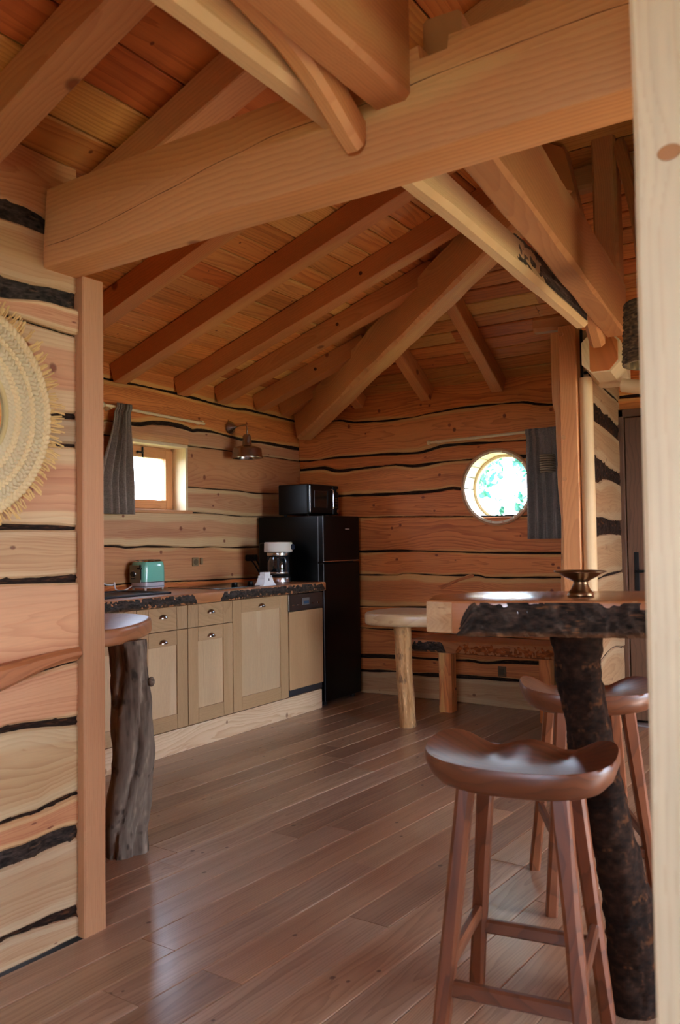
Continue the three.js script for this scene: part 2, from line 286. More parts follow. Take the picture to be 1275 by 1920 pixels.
// key planes (metres): kitchen wall, back wall, cabinet fronts, near partition, roof pitches
const KW = -4.106, ZB = -5.635, XP = -3.459, XL = -2.134, P1 = 0.33, P2 = 0.58, HR = P2 / P1, RIDGE = -0.9, XR = 2.4, ZF = 2.3;
const yk = (x) => 2.4 + P1 * (x - KW), yb = (z) => 2.4 + P2 * (z - ZB), yf = (x) => 2.456 + 0.36 * (x - XL), zhip = (x) => ZB + (x - KW) / HR, xhip = (z) => KW + (z - ZB) * HR;


// ================================================================= SETTING
// ---- ground and trees outside
{
  const g = new THREE.CircleGeometry(60, 48).rotateX(-Math.PI / 2).translate(0, -0.25, 0);
  const t = texture(256, 256, (u, v) => mix3([86, 104, 52], [126, 120, 84], clamp(0.5 + fbm(u * 8, v * 8, 31, 4, 8), 0, 1))); t.repeat.set(30, 30);
  const m = sh(new THREE.Mesh(g, new THREE.MeshStandardMaterial({ map: t, roughness: 1 }))); m.name = 'ground'; m.userData = { kind: 'structure', label: 'dry grass around the cabin' }; scene.add(m);
}
// ---- floor of long boards
{
  const floor = struct('floor', 'floor of wide satin-finished boards running towards the far wall');
  part(floor, 'subfloor', [boxG(KW - 0.15, -0.2, ZB - 0.15, XR + 0.1, -0.021, -1.75), boxG(XL - 0.1, -0.2, -1.75, XR + 0.1, -0.021, ZF + 0.1)], darkGap);
  const sk = 0.066, w = 0.148, X = (x0, z) => x0 - sk * (z + 3);
  for (let i = 0, x0 = KW - 0.14; x0 < XR; x0 += w, i++) {
    const zN = X(x0, -1.75) < XL - 0.1 ? -1.76 : ZF; let z = ZB + 0.005 - R() * 1.3;
    while (z < zN) {
      const z1 = Math.min(z + rr(1.1, 2.3), zN), za = Math.max(z, ZB - 0.03); z = z1; if (z1 - za < 0.08) continue;
      const e = 0.0011, b = 0.0022, dy = rr(-0.0006, 0.0004), u0 = R(), rings = [], zs = [za + e, (za + z1) / 2, z1 - e];
      for (const q of zs) { const a = X(x0, q) + e, c = X(x0, q) + w - e; rings.push([V(a, -0.02, q), V(a, -b + dy, q), V(a + b, dy, q), V(c - b, dy, q), V(c, -b + dy, q), V(c, -0.02, q)]); }
      part(floor, 'plank', loft(rings, { us: zs.map((q) => u0 + q / 1.7), vs: [0, 0.02, 0.03, 0.97, 0.98, 1, 1], crease: 20 }), W('floor', Math.floor(R() * 4), [0, 0, 1, 2, 2, 3, 4][Math.floor(R() * 7)], 0.4, { clearcoat: 0.6, clearcoatRoughness: 0.22, bumpScale: 0.0003 }));
    }
  }
}
// ---- kitchen wall (left), with a square opening
const fK = (s, y, d) => V(KW + d, y, s), fB = (s, y, d) => V(s, y, ZB + d), fL = (s, y, d) => V(XL + d, y, s);
const WZ0 = -4.272, WZ1 = -3.62, WY0 = 1.447, WY1 = 1.927;
{
  const g = struct('wall_left', 'kitchen wall of waney-edged planks');
  part(g, 'backing', [boxG(KW - 0.2, 0, ZB - 0.2, KW - 0.032, 2.46, WZ0), boxG(KW - 0.2, 0, WZ1, KW - 0.032, 2.46, -1.7), boxG(KW - 0.2, 0, WZ0, KW - 0.032, WY0, WZ1), boxG(KW - 0.2, WY1, WZ0, KW - 0.032, 2.46, WZ1)], darkGap);
  const A = ZB + 0.0, B = -1.8, sp = [[A, WZ0], [WZ1, B]];
  plankWall(g, fK, A, B, [
    { p: [[-4, 0]], w: 0.002 }, { p: [[-4, 0.3]] }, { p: [[-4, 0.62]] },
    { p: [[-3.45, 0.966], [-3.69, 0.967], [-4.1, 0.962], [-4.62, 0.95], [-4.72, 0.95], [-5.04, 0.943]], w: 0.009 },
    { p: [[-3.45, 1.218], [-3.64, 1.211], [-3.69, 1.203], [-3.93, 1.209], [-4.33, 1.195], [-4.52, 1.196], [-4.72, 1.188], [-5.05, 1.188]], w: 0.012 },
    { p: [[-3.46, 1.44], [-3.75, WY0], [-4.29, WY0 - 0.001], [-4.52, 1.443], [-4.88, 1.429], [-5.05, 1.428]], w: 0.008, a: 0.002 },
    { p: [[-4.31, 1.627], [-4.43, 1.626], [-4.63, 1.628], [-4.89, 1.622], [-5.05, 1.615], [-5.32, 1.622]], w: 0.007 },
    { p: [[-3.5, WY1], [-4.31, WY1 - 0.002], [-4.63, 1.927], [-5.0, 1.919], [-5.32, 1.917], [-5.6, 1.913]], w: 0.006, a: 0.001 },
    { p: [[-3.4, 2.0], [-3.55, 2.02], [-3.82, 2.029], [-3.94, 2.054], [-4.11, 2.065], [-4.25, 2.056], [-4.34, 2.041], [-4.39, 2.051], [-4.53, 2.053], [-4.73, 2.04], [-4.95, 2.025], [-5.18, 2.028], [-5.61, 2.02]], w: 0.02, wn: 0.5 },
    { p: [[-3.46, 2.292], [-3.57, 2.29], [-3.94, 2.292], [-4.16, 2.287], [-4.39, 2.278], [-4.61, 2.266], [-4.84, 2.262], [-4.95, 2.272], [-5.06, 2.266], [-5.33, 2.258], [-5.68, 2.25]], w: 0.014 },
    { p: [[-4, 2.43]], w: 0.002 },
  ], { fam: 'fir', seed: 11, rows: { 5: { spans: sp }, 6: { spans: sp }, 8: { mat: W('fir', 0, 4, 0.6) }, 9: { mat: W('fir', 2, 4, 0.6), proud: -0.006 }, 4: { mat: W('rose', 2, 2, 0.6) }, 3: { mat: W('rose', 1, 3, 0.6) }, 5: { spans: sp, mat: W('rose', 0, 2, 0.6) }, 6: { spans: sp, mat: W('rose', 3, 3, 0.6) }, 7: { mat: W('rose', 1, 2, 0.6) } } });
}
// ---- back wall with a round opening and the door opening
const RC = [-2.318, 1.606], RR = 0.272, DX0 = -1.44, DX1 = -0.58, DY = 2.075;
{
  const g = struct('wall_back', 'far wall of waney-edged planks');
  const hole = new THREE.CylinderGeometry(RR, RR, 0.7, 72).rotateX(Math.PI / 2).translate(RC[0], RC[1], ZB); plain(hole);
  part(g, 'backing', cut(boxG(KW - 0.2, -0.1, ZB - 0.19, XR + 0.2, 2.46, ZB - 0.032), hole), darkGap);
  const A = KW, B = XR, dsp = [[A, DX0], [DX1, B]];
  plankWall(g, fB, A, B, [
    { p: [[-3, 0]], w: 0.002 },
    { p: [[-3.54, 0.178], [-3.45, 0.178], [-3.22, 0.189], [-3.02, 0.185], [-2.85, 0.192], [-2.69, 0.194], [-2.44, 0.199], [-2.17, 0.203]], w: 0.02 },
    { p: [[-3.53, 0.292], [-3.21, 0.307], [-2.75, 0.311], [-2.57, 0.319], [-2.44, 0.309], [-2.28, 0.33], [-2.02, 0.338]], w: 0.02 },
    { p: [[-3.53, 0.52], [-2.85, 0.515], [-1.91, 0.5]], w: 0.008 },
    { p: [[-3.53, 0.693], [-2.85, 0.709], [-1.91, 0.727]], w: 0.008 },
    { p: [[-3.54, 0.948], [-3.15, 0.952], [-3.11, 0.968], [-3.06, 0.966], [-2.77, 0.952], [-2.49, 0.956], [-2.43, 0.941], [-1.91, 0.946]], w: 0.012 },
    { p: [[-3.54, 1.139], [-3.14, 1.142], [-2.68, 1.131], [-2.42, 1.122], [-1.91, 1.119]], w: 0.012 },
    { p: [[-3.54, 1.415], [-3.14, 1.409], [-2.55, 1.396], [-2.09, 1.386]], w: 0.007 },
    { p: [[-4.11, 1.604], [-3.74, 1.599], [-3.33, 1.594], [-2.94, 1.596], [-2.76, 1.604], [-2.69, 1.618], [-2.63, 1.609], [-2.08, 1.606]], w: 0.02 },
    { p: [[-4.08, 1.837], [-3.86, 1.841], [-3.74, 1.809], [-3.57, 1.811], [-3.32, 1.819], [-3.17, 1.824], [-3.01, 1.803], [-2.76, 1.819], [-2.54, 1.822], [-2.08, 1.818]], w: 0.02 },
    { p: [[-4.12, 1.914], [-3.99, 1.909], [-3.73, 1.919], [-3.32, 1.916], [-2.97, 1.905], [-2.9, 1.915], [-2.77, 1.943], [-2.72, 1.944], [-2.27, 1.937], [-2.07, 1.934]], w: 0.016 },
    { p: [[-3.7, 2.227], [-3.56, 2.197], [-3.43, 2.19], [-3.22, 2.182], [-3.01, 2.188], [-2.84, 2.205], [-2.57, 2.219], [-2.31, 2.216], [-2.1, 2.212], [-2.01, 2.187], [-1.9, 2.17]], w: 0.016 },
    { p: [[-3, 2.43]], w: 0.002 },
  ], {
    fam: 'fir', seed: 71, rows: {
      0: { spans: dsp, mat: W('pale', 1, 3) }, 1: { spans: dsp, mat: W('fir', 4, 1) }, 2: { spans: dsp }, 3: { spans: dsp }, 4: { spans: dsp, mat: W('fir', 2, 2) }, 5: { spans: dsp, mat: W('fir', 3, 3) }, 6: { spans: dsp, mat: W('fir', 1, 3) },
      7: { spans: dsp, cut: hole, mat: W('fir', 4, 3) }, 8: { spans: dsp, cut: hole, mat: W('fir', 0, 4) }, 9: { spans: dsp, cut: hole, mat: W('fir', 4, 3), proud: -0.004 }, 10: { mat: W('fir', 3, 2), proud: 0.006 }, 11: { mat: W('fir', 1, 3), proud: -0.004 },
    },
  });
}
// ---- near partition on the left (mirror wall)
{
  const g = struct('wall_inner_left', 'near partition of pale waney planks, the mirror hangs on it');
  part(g, 'backing', boxG(XL - 0.1, 0, -1.715, XL - 0.032, 2.47, ZF), darkGap);
  plankWall(g, fL, -1.716, ZF, [
    { p: [[-1.5, 0]], w: 0.002 },
    { lo: [[-1.72, 0.062], [-1.61, 0.077], [-1.55, 0.086], [-1.44, 0.093], [0, 0.08]], hi: [[-1.72, 0.095], [-1.6, 0.104], [-1.55, 0.1], [-1.44, 0.104], [0, 0.1]] },
    { lo: [[-1.72, 0.305], [-1.64, 0.303], [-1.55, 0.299], [-1.44, 0.297], [0, 0.3]], hi: [[-1.72, 0.345], [-1.68, 0.352], [-1.58, 0.351], [-1.55, 0.343], [-1.44, 0.349], [0, 0.34]], m: 'blackbark' },
    { lo: [[-1.71, 0.439], [-1.64, 0.43], [-1.58, 0.424], [-1.5, 0.424], [-1.44, 0.423], [0, 0.43]], hi: [[-1.71, 0.451], [-1.6, 0.441], [-1.55, 0.43], [-1.5, 0.438], [-1.44, 0.43], [0, 0.44]] },
    { lo: [[-1.71, 0.658], [-1.58, 0.676], [-1.49, 0.683], [-1.44, 0.682], [0, 0.67]], hi: [[-1.71, 0.685], [-1.58, 0.696], [-1.49, 0.704], [-1.44, 0.701], [0, 0.7]] },
    { p: [[-1.71, 0.86], [-1.44, 0.83], [0, 0.84]], w: 0.005 },
    { lo: [[-1.71, 1.108], [-1.56, 1.114], [-1.44, 1.116], [0, 1.11]], hi: [[-1.71, 1.134], [-1.55, 1.13], [-1.44, 1.131], [0, 1.13]] },
    { p: [[-1.7, 1.281], [-1.44, 1.284], [0, 1.28]], w: 0.016 },
    { p: [[-1.7, 1.545], [-1.63, 1.542], [0, 1.54]], w: 0.018 },
    { p: [[-1.71, 1.641], [-1.64, 1.637], [0, 1.64]], w: 0.018 },
    { p: [[-1.7, 1.901], [-1.59, 1.907], [-1.5, 1.911], [0, 1.9]], w: 0.006 },
    { lo: [[-1.71, 1.984], [-1.64, 1.981], [-1.6, 1.984], [-1.51, 1.97], [-1.44, 1.957], [0, 1.96]], hi: [[-1.71, 2.036], [-1.64, 2.039], [-1.57, 2.028], [-1.49, 2.026], [-1.44, 2.026], [0, 2.03]], m: 'blackbark' },
    { lo: [[-1.71, 2.199], [-1.6, 2.199], [-1.49, 2.202], [-1.44, 2.198], [0, 2.2]], hi: [[-1.71, 2.246], [-1.6, 2.246], [-1.58, 2.256], [-1.5, 2.263], [-1.44, 2.255], [0, 2.26]], m: 'blackbark' },
    { p: [[-1.5, 2.45]], w: 0.002 },
  ], {
    fam: 'pale', seed: 131, rows: {
      0: { mat: W('pale', 1, 2) }, 1: { mat: W('pale', 0, 2) }, 2: { mat: W('rose', 4, 3) }, 3: { mat: W('pale', 2, 4) }, 4: { mat: W('rose', 1, 2) }, 5: { mat: W('rose', 3, 2), proud: 0.008 }, 6: { mat: W('pale', 1, 3) },
      7: { mat: W('rose', 0, 2) }, 8: { mat: W('pale', 2, 1) }, 9: { mat: W('rose', 2, 2) }, 10: { mat: W('rose', 4, 2), proud: 0.012 }, 11: { mat: W('pale', 0, 3), proud: 0.004 }, 12: { mat: W('rose', 3, 4) },
    },
  });
}
// ---- partition on the right, beside the door
const PA = V(-1.3, 0, -4.5), PB = V(-1.425, 0, ZB);
{
  const g = struct('wall_inner_right', 'short partition of pale planks with broad bark bands beside the door');
  const d = V().subVectors(PB, PA), L = d.length(); d.normalize(); const nrm = V(-d.z, 0, d.x);
  const f = (s, y, k) => PA.clone().addScaledVector(d, s).addScaledVector(nrm, k).setY(y);
  part(g, 'backing', loft([0, L].map((s) => [f(s, 0, -0.032), f(s, 2.38, -0.032), f(s, 2.38, -0.15), f(s, 0, -0.15)])), darkGap);
  plankWall(g, f, 0.02, L, [
    { p: [[0.3, 0]], w: 0.002 }, { p: [[0, 0.28], [1, 0.25]], w: 0.012 }, { p: [[0, 0.52], [0.6, 0.55], [1.1, 0.5]], w: 0.012 }, { p: [[0, 0.76], [1, 0.78]], w: 0.01 },
    { p: [[0, 0.99], [0.5, 1.0], [1.1, 1.0]], w: 0.012 },
    { lo: [[0, 1.225], [0.3, 1.24], [0.65, 1.245], [1.1, 1.24]], hi: [[0, 1.335], [0.4, 1.345], [0.7, 1.33], [1.1, 1.335]] },
    { lo: [[0, 1.545], [0.25, 1.54], [0.4, 1.57], [0.7, 1.58], [1.1, 1.57]], hi: [[0, 1.7], [0.4, 1.68], [0.7, 1.66], [1.1, 1.65]] },
    { lo: [[0, 1.89], [0.6, 1.89], [1.1, 1.87]], hi: [[0, 2.0], [0.6, 1.98], [1.1, 1.97]] },
    { p: [[0.3, 2.14]], w: 0.012 }, { p: [[0.3, 2.38]], w: 0.002 },
  ], { fam: 'pale', seed: 171, rows: Object.fromEntries([0, 1, 2, 3, 4, 5, 6, 7, 8].map((i) => [i, { mat: W('pale', i, 1, 0.65) }])) });
}
// ---- walls outside the picture: right, front (open glazed doors let the daylight in), end of the kitchen
{
  const g = struct('wall_right', 'right wall with a wide open doorway'), x0 = XR, x1 = XR + 0.18, a = -3.9, b = -2.2, h = 2.08;
  part(g, 'panel', [wbox(x0, 0, ZB, x1, 2.55, a, 'z'), wbox(x0, 0, b, x1, 2.55, ZF + 0.18, 'z'), wbox(x0, h, a, x1, 2.55, b, 'z')], W('fir', 3, 2));
  const f = struct('wall_front', 'front wall with a wide open doorway'), c = -0.4, e = 0.9;
  part(f, 'panel', [wbox(XL - 0.15, 0, ZF, c, 3.45, ZF + 0.18, 'x'), wbox(e, 0, ZF, XR, 3.45, ZF + 0.18, 'x'), wbox(c, 2.2, ZF, e, 3.45, ZF + 0.18, 'x'), wbox(c, 0, ZF, e, 1.1, ZF + 0.18, 'x')], W('fir', 1, 2));
  const k = struct('wall_side', 'end wall of the kitchen bay');
  part(k, 'panel', wbox(KW - 0.2, 0, -1.79, XL - 0.09, 3.15, -1.66, 'x'), W('fir', 0, 2));
}
// ---- boarded ceilings
{
  const n1 = Math.hypot(1, P1), n2 = Math.hypot(1, P2), fa = (s, x, d) => V(x + d * P1 / n1, yk(x) - d / n1, s), fc = (s, z, d) => V(s, yb(z) - d / n2, z + d * P2 / n2);
  const c1 = struct('ceiling', 'boarded slope over the kitchen');
  const ze = (x) => lerp(-2.12, -2.45, clamp((x - XL) / 1.15, 0, 1));
  const RZ = [-3.03, -3.625, -4.2, -4.62, -5.07];
  let i = 0;
  for (let x = KW - 0.02; x < RIDGE; x += 0.137, i++) {
    const zf = Math.max(ZB, zhip(x + 0.07)) - 0.03, zn = x < XL - 0.1 ? -1.79 : ze(x) - 0.005; let cutz = RZ.filter((z) => z > zf + 0.15 && z < zn && R() < 0.45); cutz = [zf, ...cutz.sort((a, b) => a - b), zn];
    for (let k = 0; k < cutz.length - 1; k++) part(c1, 'board', plankGeo(fa, () => x + 0.0034, () => x + 0.1336, cutz[k] + 0.001, cutz[k + 1] - 0.001, { th: 0.02, bev: 0.005, step: 1.2, proud: rr(-0.0015, 0.0015) }), W('board', Math.floor(R() * 5), Math.floor(rr(1, 4.99)), 0.58));
  }
  const c2 = struct('ceiling_001', 'boarded slope over the far wall');
  const zr = zhip(RIDGE);
  for (let z = ZB - 0.02; z < zr - 0.02; z += 0.098) {
    const xa = Math.max(KW, xhip(z + 0.05)) - 0.06, xb = XR - (z - ZB) * (XR - RIDGE) / (zr - ZB), xm = lerp(Math.max(xa, -3.2), -1.4, R() < 0.5 ? 0.42 : 0.78);
    const ends = xm > xa + 0.2 && xm < xb ? [xa, xm, xb] : [xa, xb];
    for (let k = 0; k < ends.length - 1; k++) part(c2, 'board', plankGeo(fc, () => z + 0.0028, () => z + 0.0952, ends[k] + 0.001, ends[k + 1] - 0.001, { th: 0.02, bev: 0.005, step: 1.2, proud: rr(-0.0015, 0.0015) }), W('board', Math.floor(R() * 5), Math.floor(rr(1, 4.99)), 0.58));
  }
  const yR = (x) => yk(RIDGE) - (x - RIDGE) * (yk(RIDGE) - 2.4) / (XR - RIDGE), fr = (s, x, d) => V(x, yR(x) - d, s);
  const c3 = struct('ceiling_002', 'dark boarded slope on the right of the ridge');
  for (let x = RIDGE; x < XR; x += 0.2) part(c3, 'board', plankGeo(fr, () => x + 0.002, () => Math.min(x + 0.198, XR + 0.05), zr - 0.03 - (x - RIDGE) * (zr - ZB) / (XR - RIDGE), -2.44, { th: 0.02, bev: 0.003, step: 1.5 }), W('board', Math.floor(R() * 5), 1, 0.58));
  // lower roof over the near part of the room
  const nf = Math.hypot(1, 0.36), XF = 0.15, ff = (s, x, d) => V(x + d * 0.36 / nf, yf(x) - d / nf, s);
  const c4 = struct('ceiling_003', 'boarded slope over the near part of the room');
  for (let x = XL - 0.03; x < XF; x += 0.152) {
    const m = [-1.37, -1.82][Math.floor(R() * 2)], ends = R() < 0.5 ? [ze(x), m, ZF] : [ze(x), ZF];
    for (let k = 0; k < ends.length - 1; k++) part(c4, 'board', plankGeo(ff, () => x + 0.003, () => x + 0.149, ends[k] + 0.001, ends[k + 1] - 0.001, { th: 0.02, bev: 0.005, step: 1.2, proud: rr(-0.0015, 0.0015) }), W('board', Math.floor(R() * 5), Math.floor(rr(1, 4.99)), 0.58));
  }
  const yS = (x) => yf(XF) - (x - XF) * (yf(XF) - 2.48) / (XR - XF), fs = (s, x, d) => V(x, yS(x) - d, s);
  const c5 = struct('ceiling_004', 'far side of the near roof');
  for (let x = XF; x < XR; x += 0.25) part(c5, 'board', plankGeo(fs, () => x + 0.002, () => Math.min(x + 0.248, XR + 0.1), -2.43, ZF, { th: 0.02, bev: 0.003, step: 2 }), W('board', Math.floor(R() * 5), 1, 0.58));
  const lf = struct('floor_001', 'loft floor over the right part of the room'); for (let x = -0.58; x < XR - 0.05; x += 0.2) part(lf, 'plank', wbox(x + 0.001, 2.12, ZB, x + 0.199, 2.16, -2.9, 'z', 0.003), W('board', Math.floor(R() * 5), 1, 0.6)); for (let x = -0.3; x < XR - 0.05; x += 0.2) part(lf, 'plank', wbox(x + 0.001, 2.12, -2.898, x + 0.199, 2.16, -1.74, 'z', 0.003), W('board', Math.floor(R() * 5), 1, 0.6)); for (let z = -2.9; z < -1.8; z += 0.2) part(lf, 'upright_board', wbox(-0.3, 2.16, z + 0.001, -0.265, 3.1, Math.min(z + 0.199, -1.74), 'y', 0.003), W('board', Math.floor(R() * 5), 0, 0.7)); for (let z = ZB; z < -2.92; z += 0.2) part(lf, 'upright_board', wbox(-0.58, 2.16, z + 0.001, -0.545, 3.32, Math.min(z + 0.199, -2.9), 'y', 0.003), W('board', Math.floor(R() * 5), 0, 0.7));
  // roof deck and the step between the two roofs, so that no sky shows through the joints
  const roof = struct('roof', 'roof deck above the ceiling boards');
  const deck = (pts) => loft([pts.map((p) => p.clone().setY(p.y + 0.024)), pts.map((p) => p.clone().setY(p.y + 0.12))], { crease: 20 });
  const K0 = KW - 0.3, q = (x, z, f) => V(x, f(x, z), z);
  part(roof, 'deck', [
    deck([V(K0, yk(K0), ZB - 0.17), V(K0, yk(K0), -1.66), V(XL + 0.02, yk(XL + 0.02), -1.66), V(XL + 0.02, yk(XL + 0.02), -2.1), V(XL + 1.15, yk(XL + 1.15), -2.42), V(RIDGE, yk(RIDGE), -2.42), V(RIDGE, yk(RIDGE), zr)]),
    deck([V(K0, yb(ZB - 0.17), ZB - 0.17), V(RIDGE, yk(RIDGE), zr), V(XR + 0.3, yb(ZB - 0.17), ZB - 0.17)]),
    deck([V(RIDGE, yk(RIDGE), zr), V(RIDGE, yk(RIDGE), -2.42), V(XR + 0.3, yR(XR + 0.3), -2.42), V(XR + 0.3, yR(XR + 0.3), ZB - 0.17)]),
    deck([V(XL - 0.3, yf(XL - 0.3), -1.7), V(XL - 0.3, yf(XL - 0.3), ZF + 0.3), V(XF, yf(XF), ZF + 0.3), V(XF, yf(XF), -2.46), V(XL + 1.15, yf(XL + 1.15), -2.46), V(XL - 0.02, yf(XL), -2.14), V(XL - 0.02, yf(XL), -1.7)]),
    deck([V(XF, yf(XF), -2.46), V(XF, yf(XF), ZF + 0.3), V(XR + 0.3, yS(XR + 0.3), ZF + 0.3), V(XR + 0.3, yS(XR + 0.3), -2.46)]),
  ], darkGap);
  const step = []; for (let x = XL - 0.05; x <= XR + 0.2; x += 0.05) { const a = x < RIDGE ? yk(x) : yR(x), b = x < XF ? yf(x) : yS(x); const lo = Math.min(a, b) - 0.01, hi = Math.max(a, b) + 0.1; step.push([V(x, lo, ze(x) - 0.025), V(x, hi, ze(x) - 0.025), V(x, hi, ze(x) + 0.015), V(x, lo, ze(x) + 0.015)]); }
  part(roof, 'gable', [loft(step), boxG(XL - 0.08, yf(XL), -2.13, XL - 0.03, 3.1, -1.66)], W('board', 0, 1));
}
// ---- window_1: the small square casement over the worktop
{
  const g = struct('window_1', 'small square window with a pine casement and a metal catch'), xo = KW - 0.2, m = W('pine', 0, 2, 0.6), mf = W('timber', 0, 1, 0.6);
  part(g, 'jamb', wbox(xo, WY0, WZ0, KW + 0.004, WY1, WZ0 + 0.022, 'y'), m); part(g, 'jamb', wbox(xo, WY0, WZ1 - 0.022, KW + 0.004, WY1, WZ1, 'y'), m);
  part(g, 'lintel', wbox(xo, WY1 - 0.022, WZ0, KW + 0.006, WY1 + 0.004, WZ1, 'z'), m); part(g, 'sill', wbox(xo, WY0 - 0.012, WZ0 - 0.03, KW + 0.02, WY0 + 0.012, WZ1 + 0.03, 'z'), W('timber', 1, 1));
  part(g, 'head_board', wbox(KW + 0.002, WY1, WZ0, KW + 0.014, WY1 + 0.05, WZ1, 'z'), W('timber', 2, 2));
  const a = WZ0 + 0.022, b = WZ1 - 0.022, c = WY0 + 0.012, d = WY1 - 0.022, x0 = xo + 0.035, x1 = xo + 0.085, t = 0.062;
  part(g, 'outer_frame', [wbox(x0 - 0.02, c, a, x1 - 0.01, d, a + 0.02, 'y'), wbox(x0 - 0.02, c, b - 0.02, x1 - 0.01, d, b, 'y'), wbox(x0 - 0.02, d - 0.02, a, x1 - 0.01, d, b, 'z'), wbox(x0 - 0.02, c, a, x1 - 0.01, c + 0.015, b, 'z')], mf);
  const sash = part(g, 'casement', [wbox(x0, c + 0.012, a + 0.016, x1, d - 0.016, a + 0.016 + t, 'y'), wbox(x0, c + 0.012, b - 0.016 - t, x1, d - 0.016, b - 0.016, 'y'), wbox(x0, d - 0.016 - t, a + 0.016 + t, x1, d - 0.016, b - 0.016 - t, 'z'), wbox(x0, c + 0.012, a + 0.016 + t, x1, c + 0.012 + t, b - 0.016 - t, 'z')], mf);
  part(sash, 'pane', boxG(x0 + 0.02, c + t, a + t, x0 + 0.024, d - t, b - t), glass);
  const zc = (a + b) / 2; part(sash, 'catch', [rbox(0.012, 0.075, 0.01, 0.003, x1 + 0.006, d - 0.045, zc), rbox(0.014, 0.012, 0.05, 0.005, x1 + 0.018, d - 0.05, zc + 0.028), new THREE.SphereGeometry(0.011, 12, 8).translate(x1 + 0.018, d - 0.05, zc + 0.055)], iron, 'dark metal catch');
}
// ---- window_2: the round window
{
  const g = struct('window_2', 'round window with a deep pale wooden reveal'), N = 18, depth = 0.19;
  for (let i = 0; i < N; i++) { // the reveal is lined with short staves
    const a0 = i / N * Math.PI * 2 + 0.012, a1 = (i + 1) / N * Math.PI * 2 - 0.012, rings = [], us = [];
    for (let k = 0; k <= 4; k++) { const a = lerp(a0, a1, k / 4), c = Math.cos(a), s = Math.sin(a), p = (r, d) => V(RC[0] + c * r, RC[1] + s * r, ZB + d); rings.push([p(RR - 0.001, -depth), p(RR - 0.001, 0.012), p(RR - 0.02, 0.014), p(RR - 0.021, -depth)]); us.push(a * 0.12); }
    part(g, 'stave', loft(rings, { us, crease: 30, vs: [0, 0.6, 0.65, 1, 1].map((v) => v + i * 0.3) }), W('pine', i, 2, 0.5, { color: new THREE.Color(1.08, 1.16, 1.3) }));
  }
  const ring = (r0, r1, d0, d1) => lathe([[r0, d0], [r1, d0], [r1, d1], [r0, d1], [r0, d0]], 72).rotateX(Math.PI / 2).translate(RC[0], RC[1], ZB);
  part(g, 'trim_ring', ring(RR - 0.003, RR + 0.012, -0.004, 0.016), W('timber', 1, 1));
  const fr = part(g, 'window_frame', ring(RR - 0.04, RR - 0.02, -depth, -depth + 0.045), W('pine', 1, 2));
  part(fr, 'pane', new THREE.CylinderGeometry(RR - 0.038, RR - 0.038, 0.004, 64).rotateX(Math.PI / 2).translate(RC[0], RC[1], ZB - depth + 0.02), glass);
}
// ---- door_1 beyond the partition
{
  const g = struct('door_1', 'dark stained panelled door with a black iron latch'), z = ZB + 0.02, m = W('darkdoor', 0, 2, 0.55), m2 = W('darkdoor', 0, 1, 0.55);
  part(g, 'door_frame', [wbox(DX0, 0, z - 0.05, DX0 + 0.05, DY, z + 0.05, 'y'), wbox(DX1 - 0.05, 0, z - 0.05, DX1, DY, z + 0.05, 'y'), wbox(DX0, DY - 0.05, z - 0.05, DX1, DY, z + 0.05, 'x')], m2);
  const a = DX0 + 0.054, b = DX1 - 0.054, t = 0.12, leaf = part(g, 'door_leaf', [wbox(a, 0.02, z - 0.02, a + t, DY - 0.055, z + 0.025, 'y'), wbox(b - t, 0.02, z - 0.02, b, DY - 0.055, z + 0.025, 'y'), wbox(a + t, DY - 0.055 - t, z - 0.02, b - t, DY - 0.055, z + 0.025, 'x'), wbox(a + t, 0.02, z - 0.02, b - t, 0.16, z + 0.025, 'x'), wbox(a + t, 0.86, z - 0.02, b - t, 1.0, z + 0.022, 'x')], m);
  for (let i = 0; i < 4; i++) { const w = (b - a - 2 * t) / 4, x = a + t + i * w; part(leaf, 'panel_board', [wbox(x + 0.001, 0.16, z - 0.012, x + w - 0.001, 0.86, z + 0.006, 'y'), wbox(x + 0.001, 1.0, z - 0.012, x + w - 0.001, DY - 0.055 - t, z + 0.006, 'y')], i === 1 ? W('slab', 0, 1) : m2); }
  part(leaf, 'latch', [rbox(0.03, 0.27, 0.006, 0.003, a + 0.055, 0.99, z + 0.028), tube([V(a + 0.055, 1.0, z + 0.03), V(a + 0.055, 1.0, z + 0.06), V(a + 0.1, 1.0, z + 0.065), V(a + 0.145, 1.005, z + 0.065), V(a + 0.16, 0.99, z + 0.065), V(a + 0.155, 0.975, z + 0.065)], 0.008, 30, 8)], iron, 'black iron latch with a curled lever');
  const st = struct('trim_1', 'pale threshold strip'); part(st, 'strip', rbox(DX1 - DX0, 0.012, 0.07, 0.003, (DX0 + DX1) / 2, 0.006, z + 0.085), M('alu', { color: col(170, 170, 176), roughness: 0.4, metalness: 0.8 }));
}

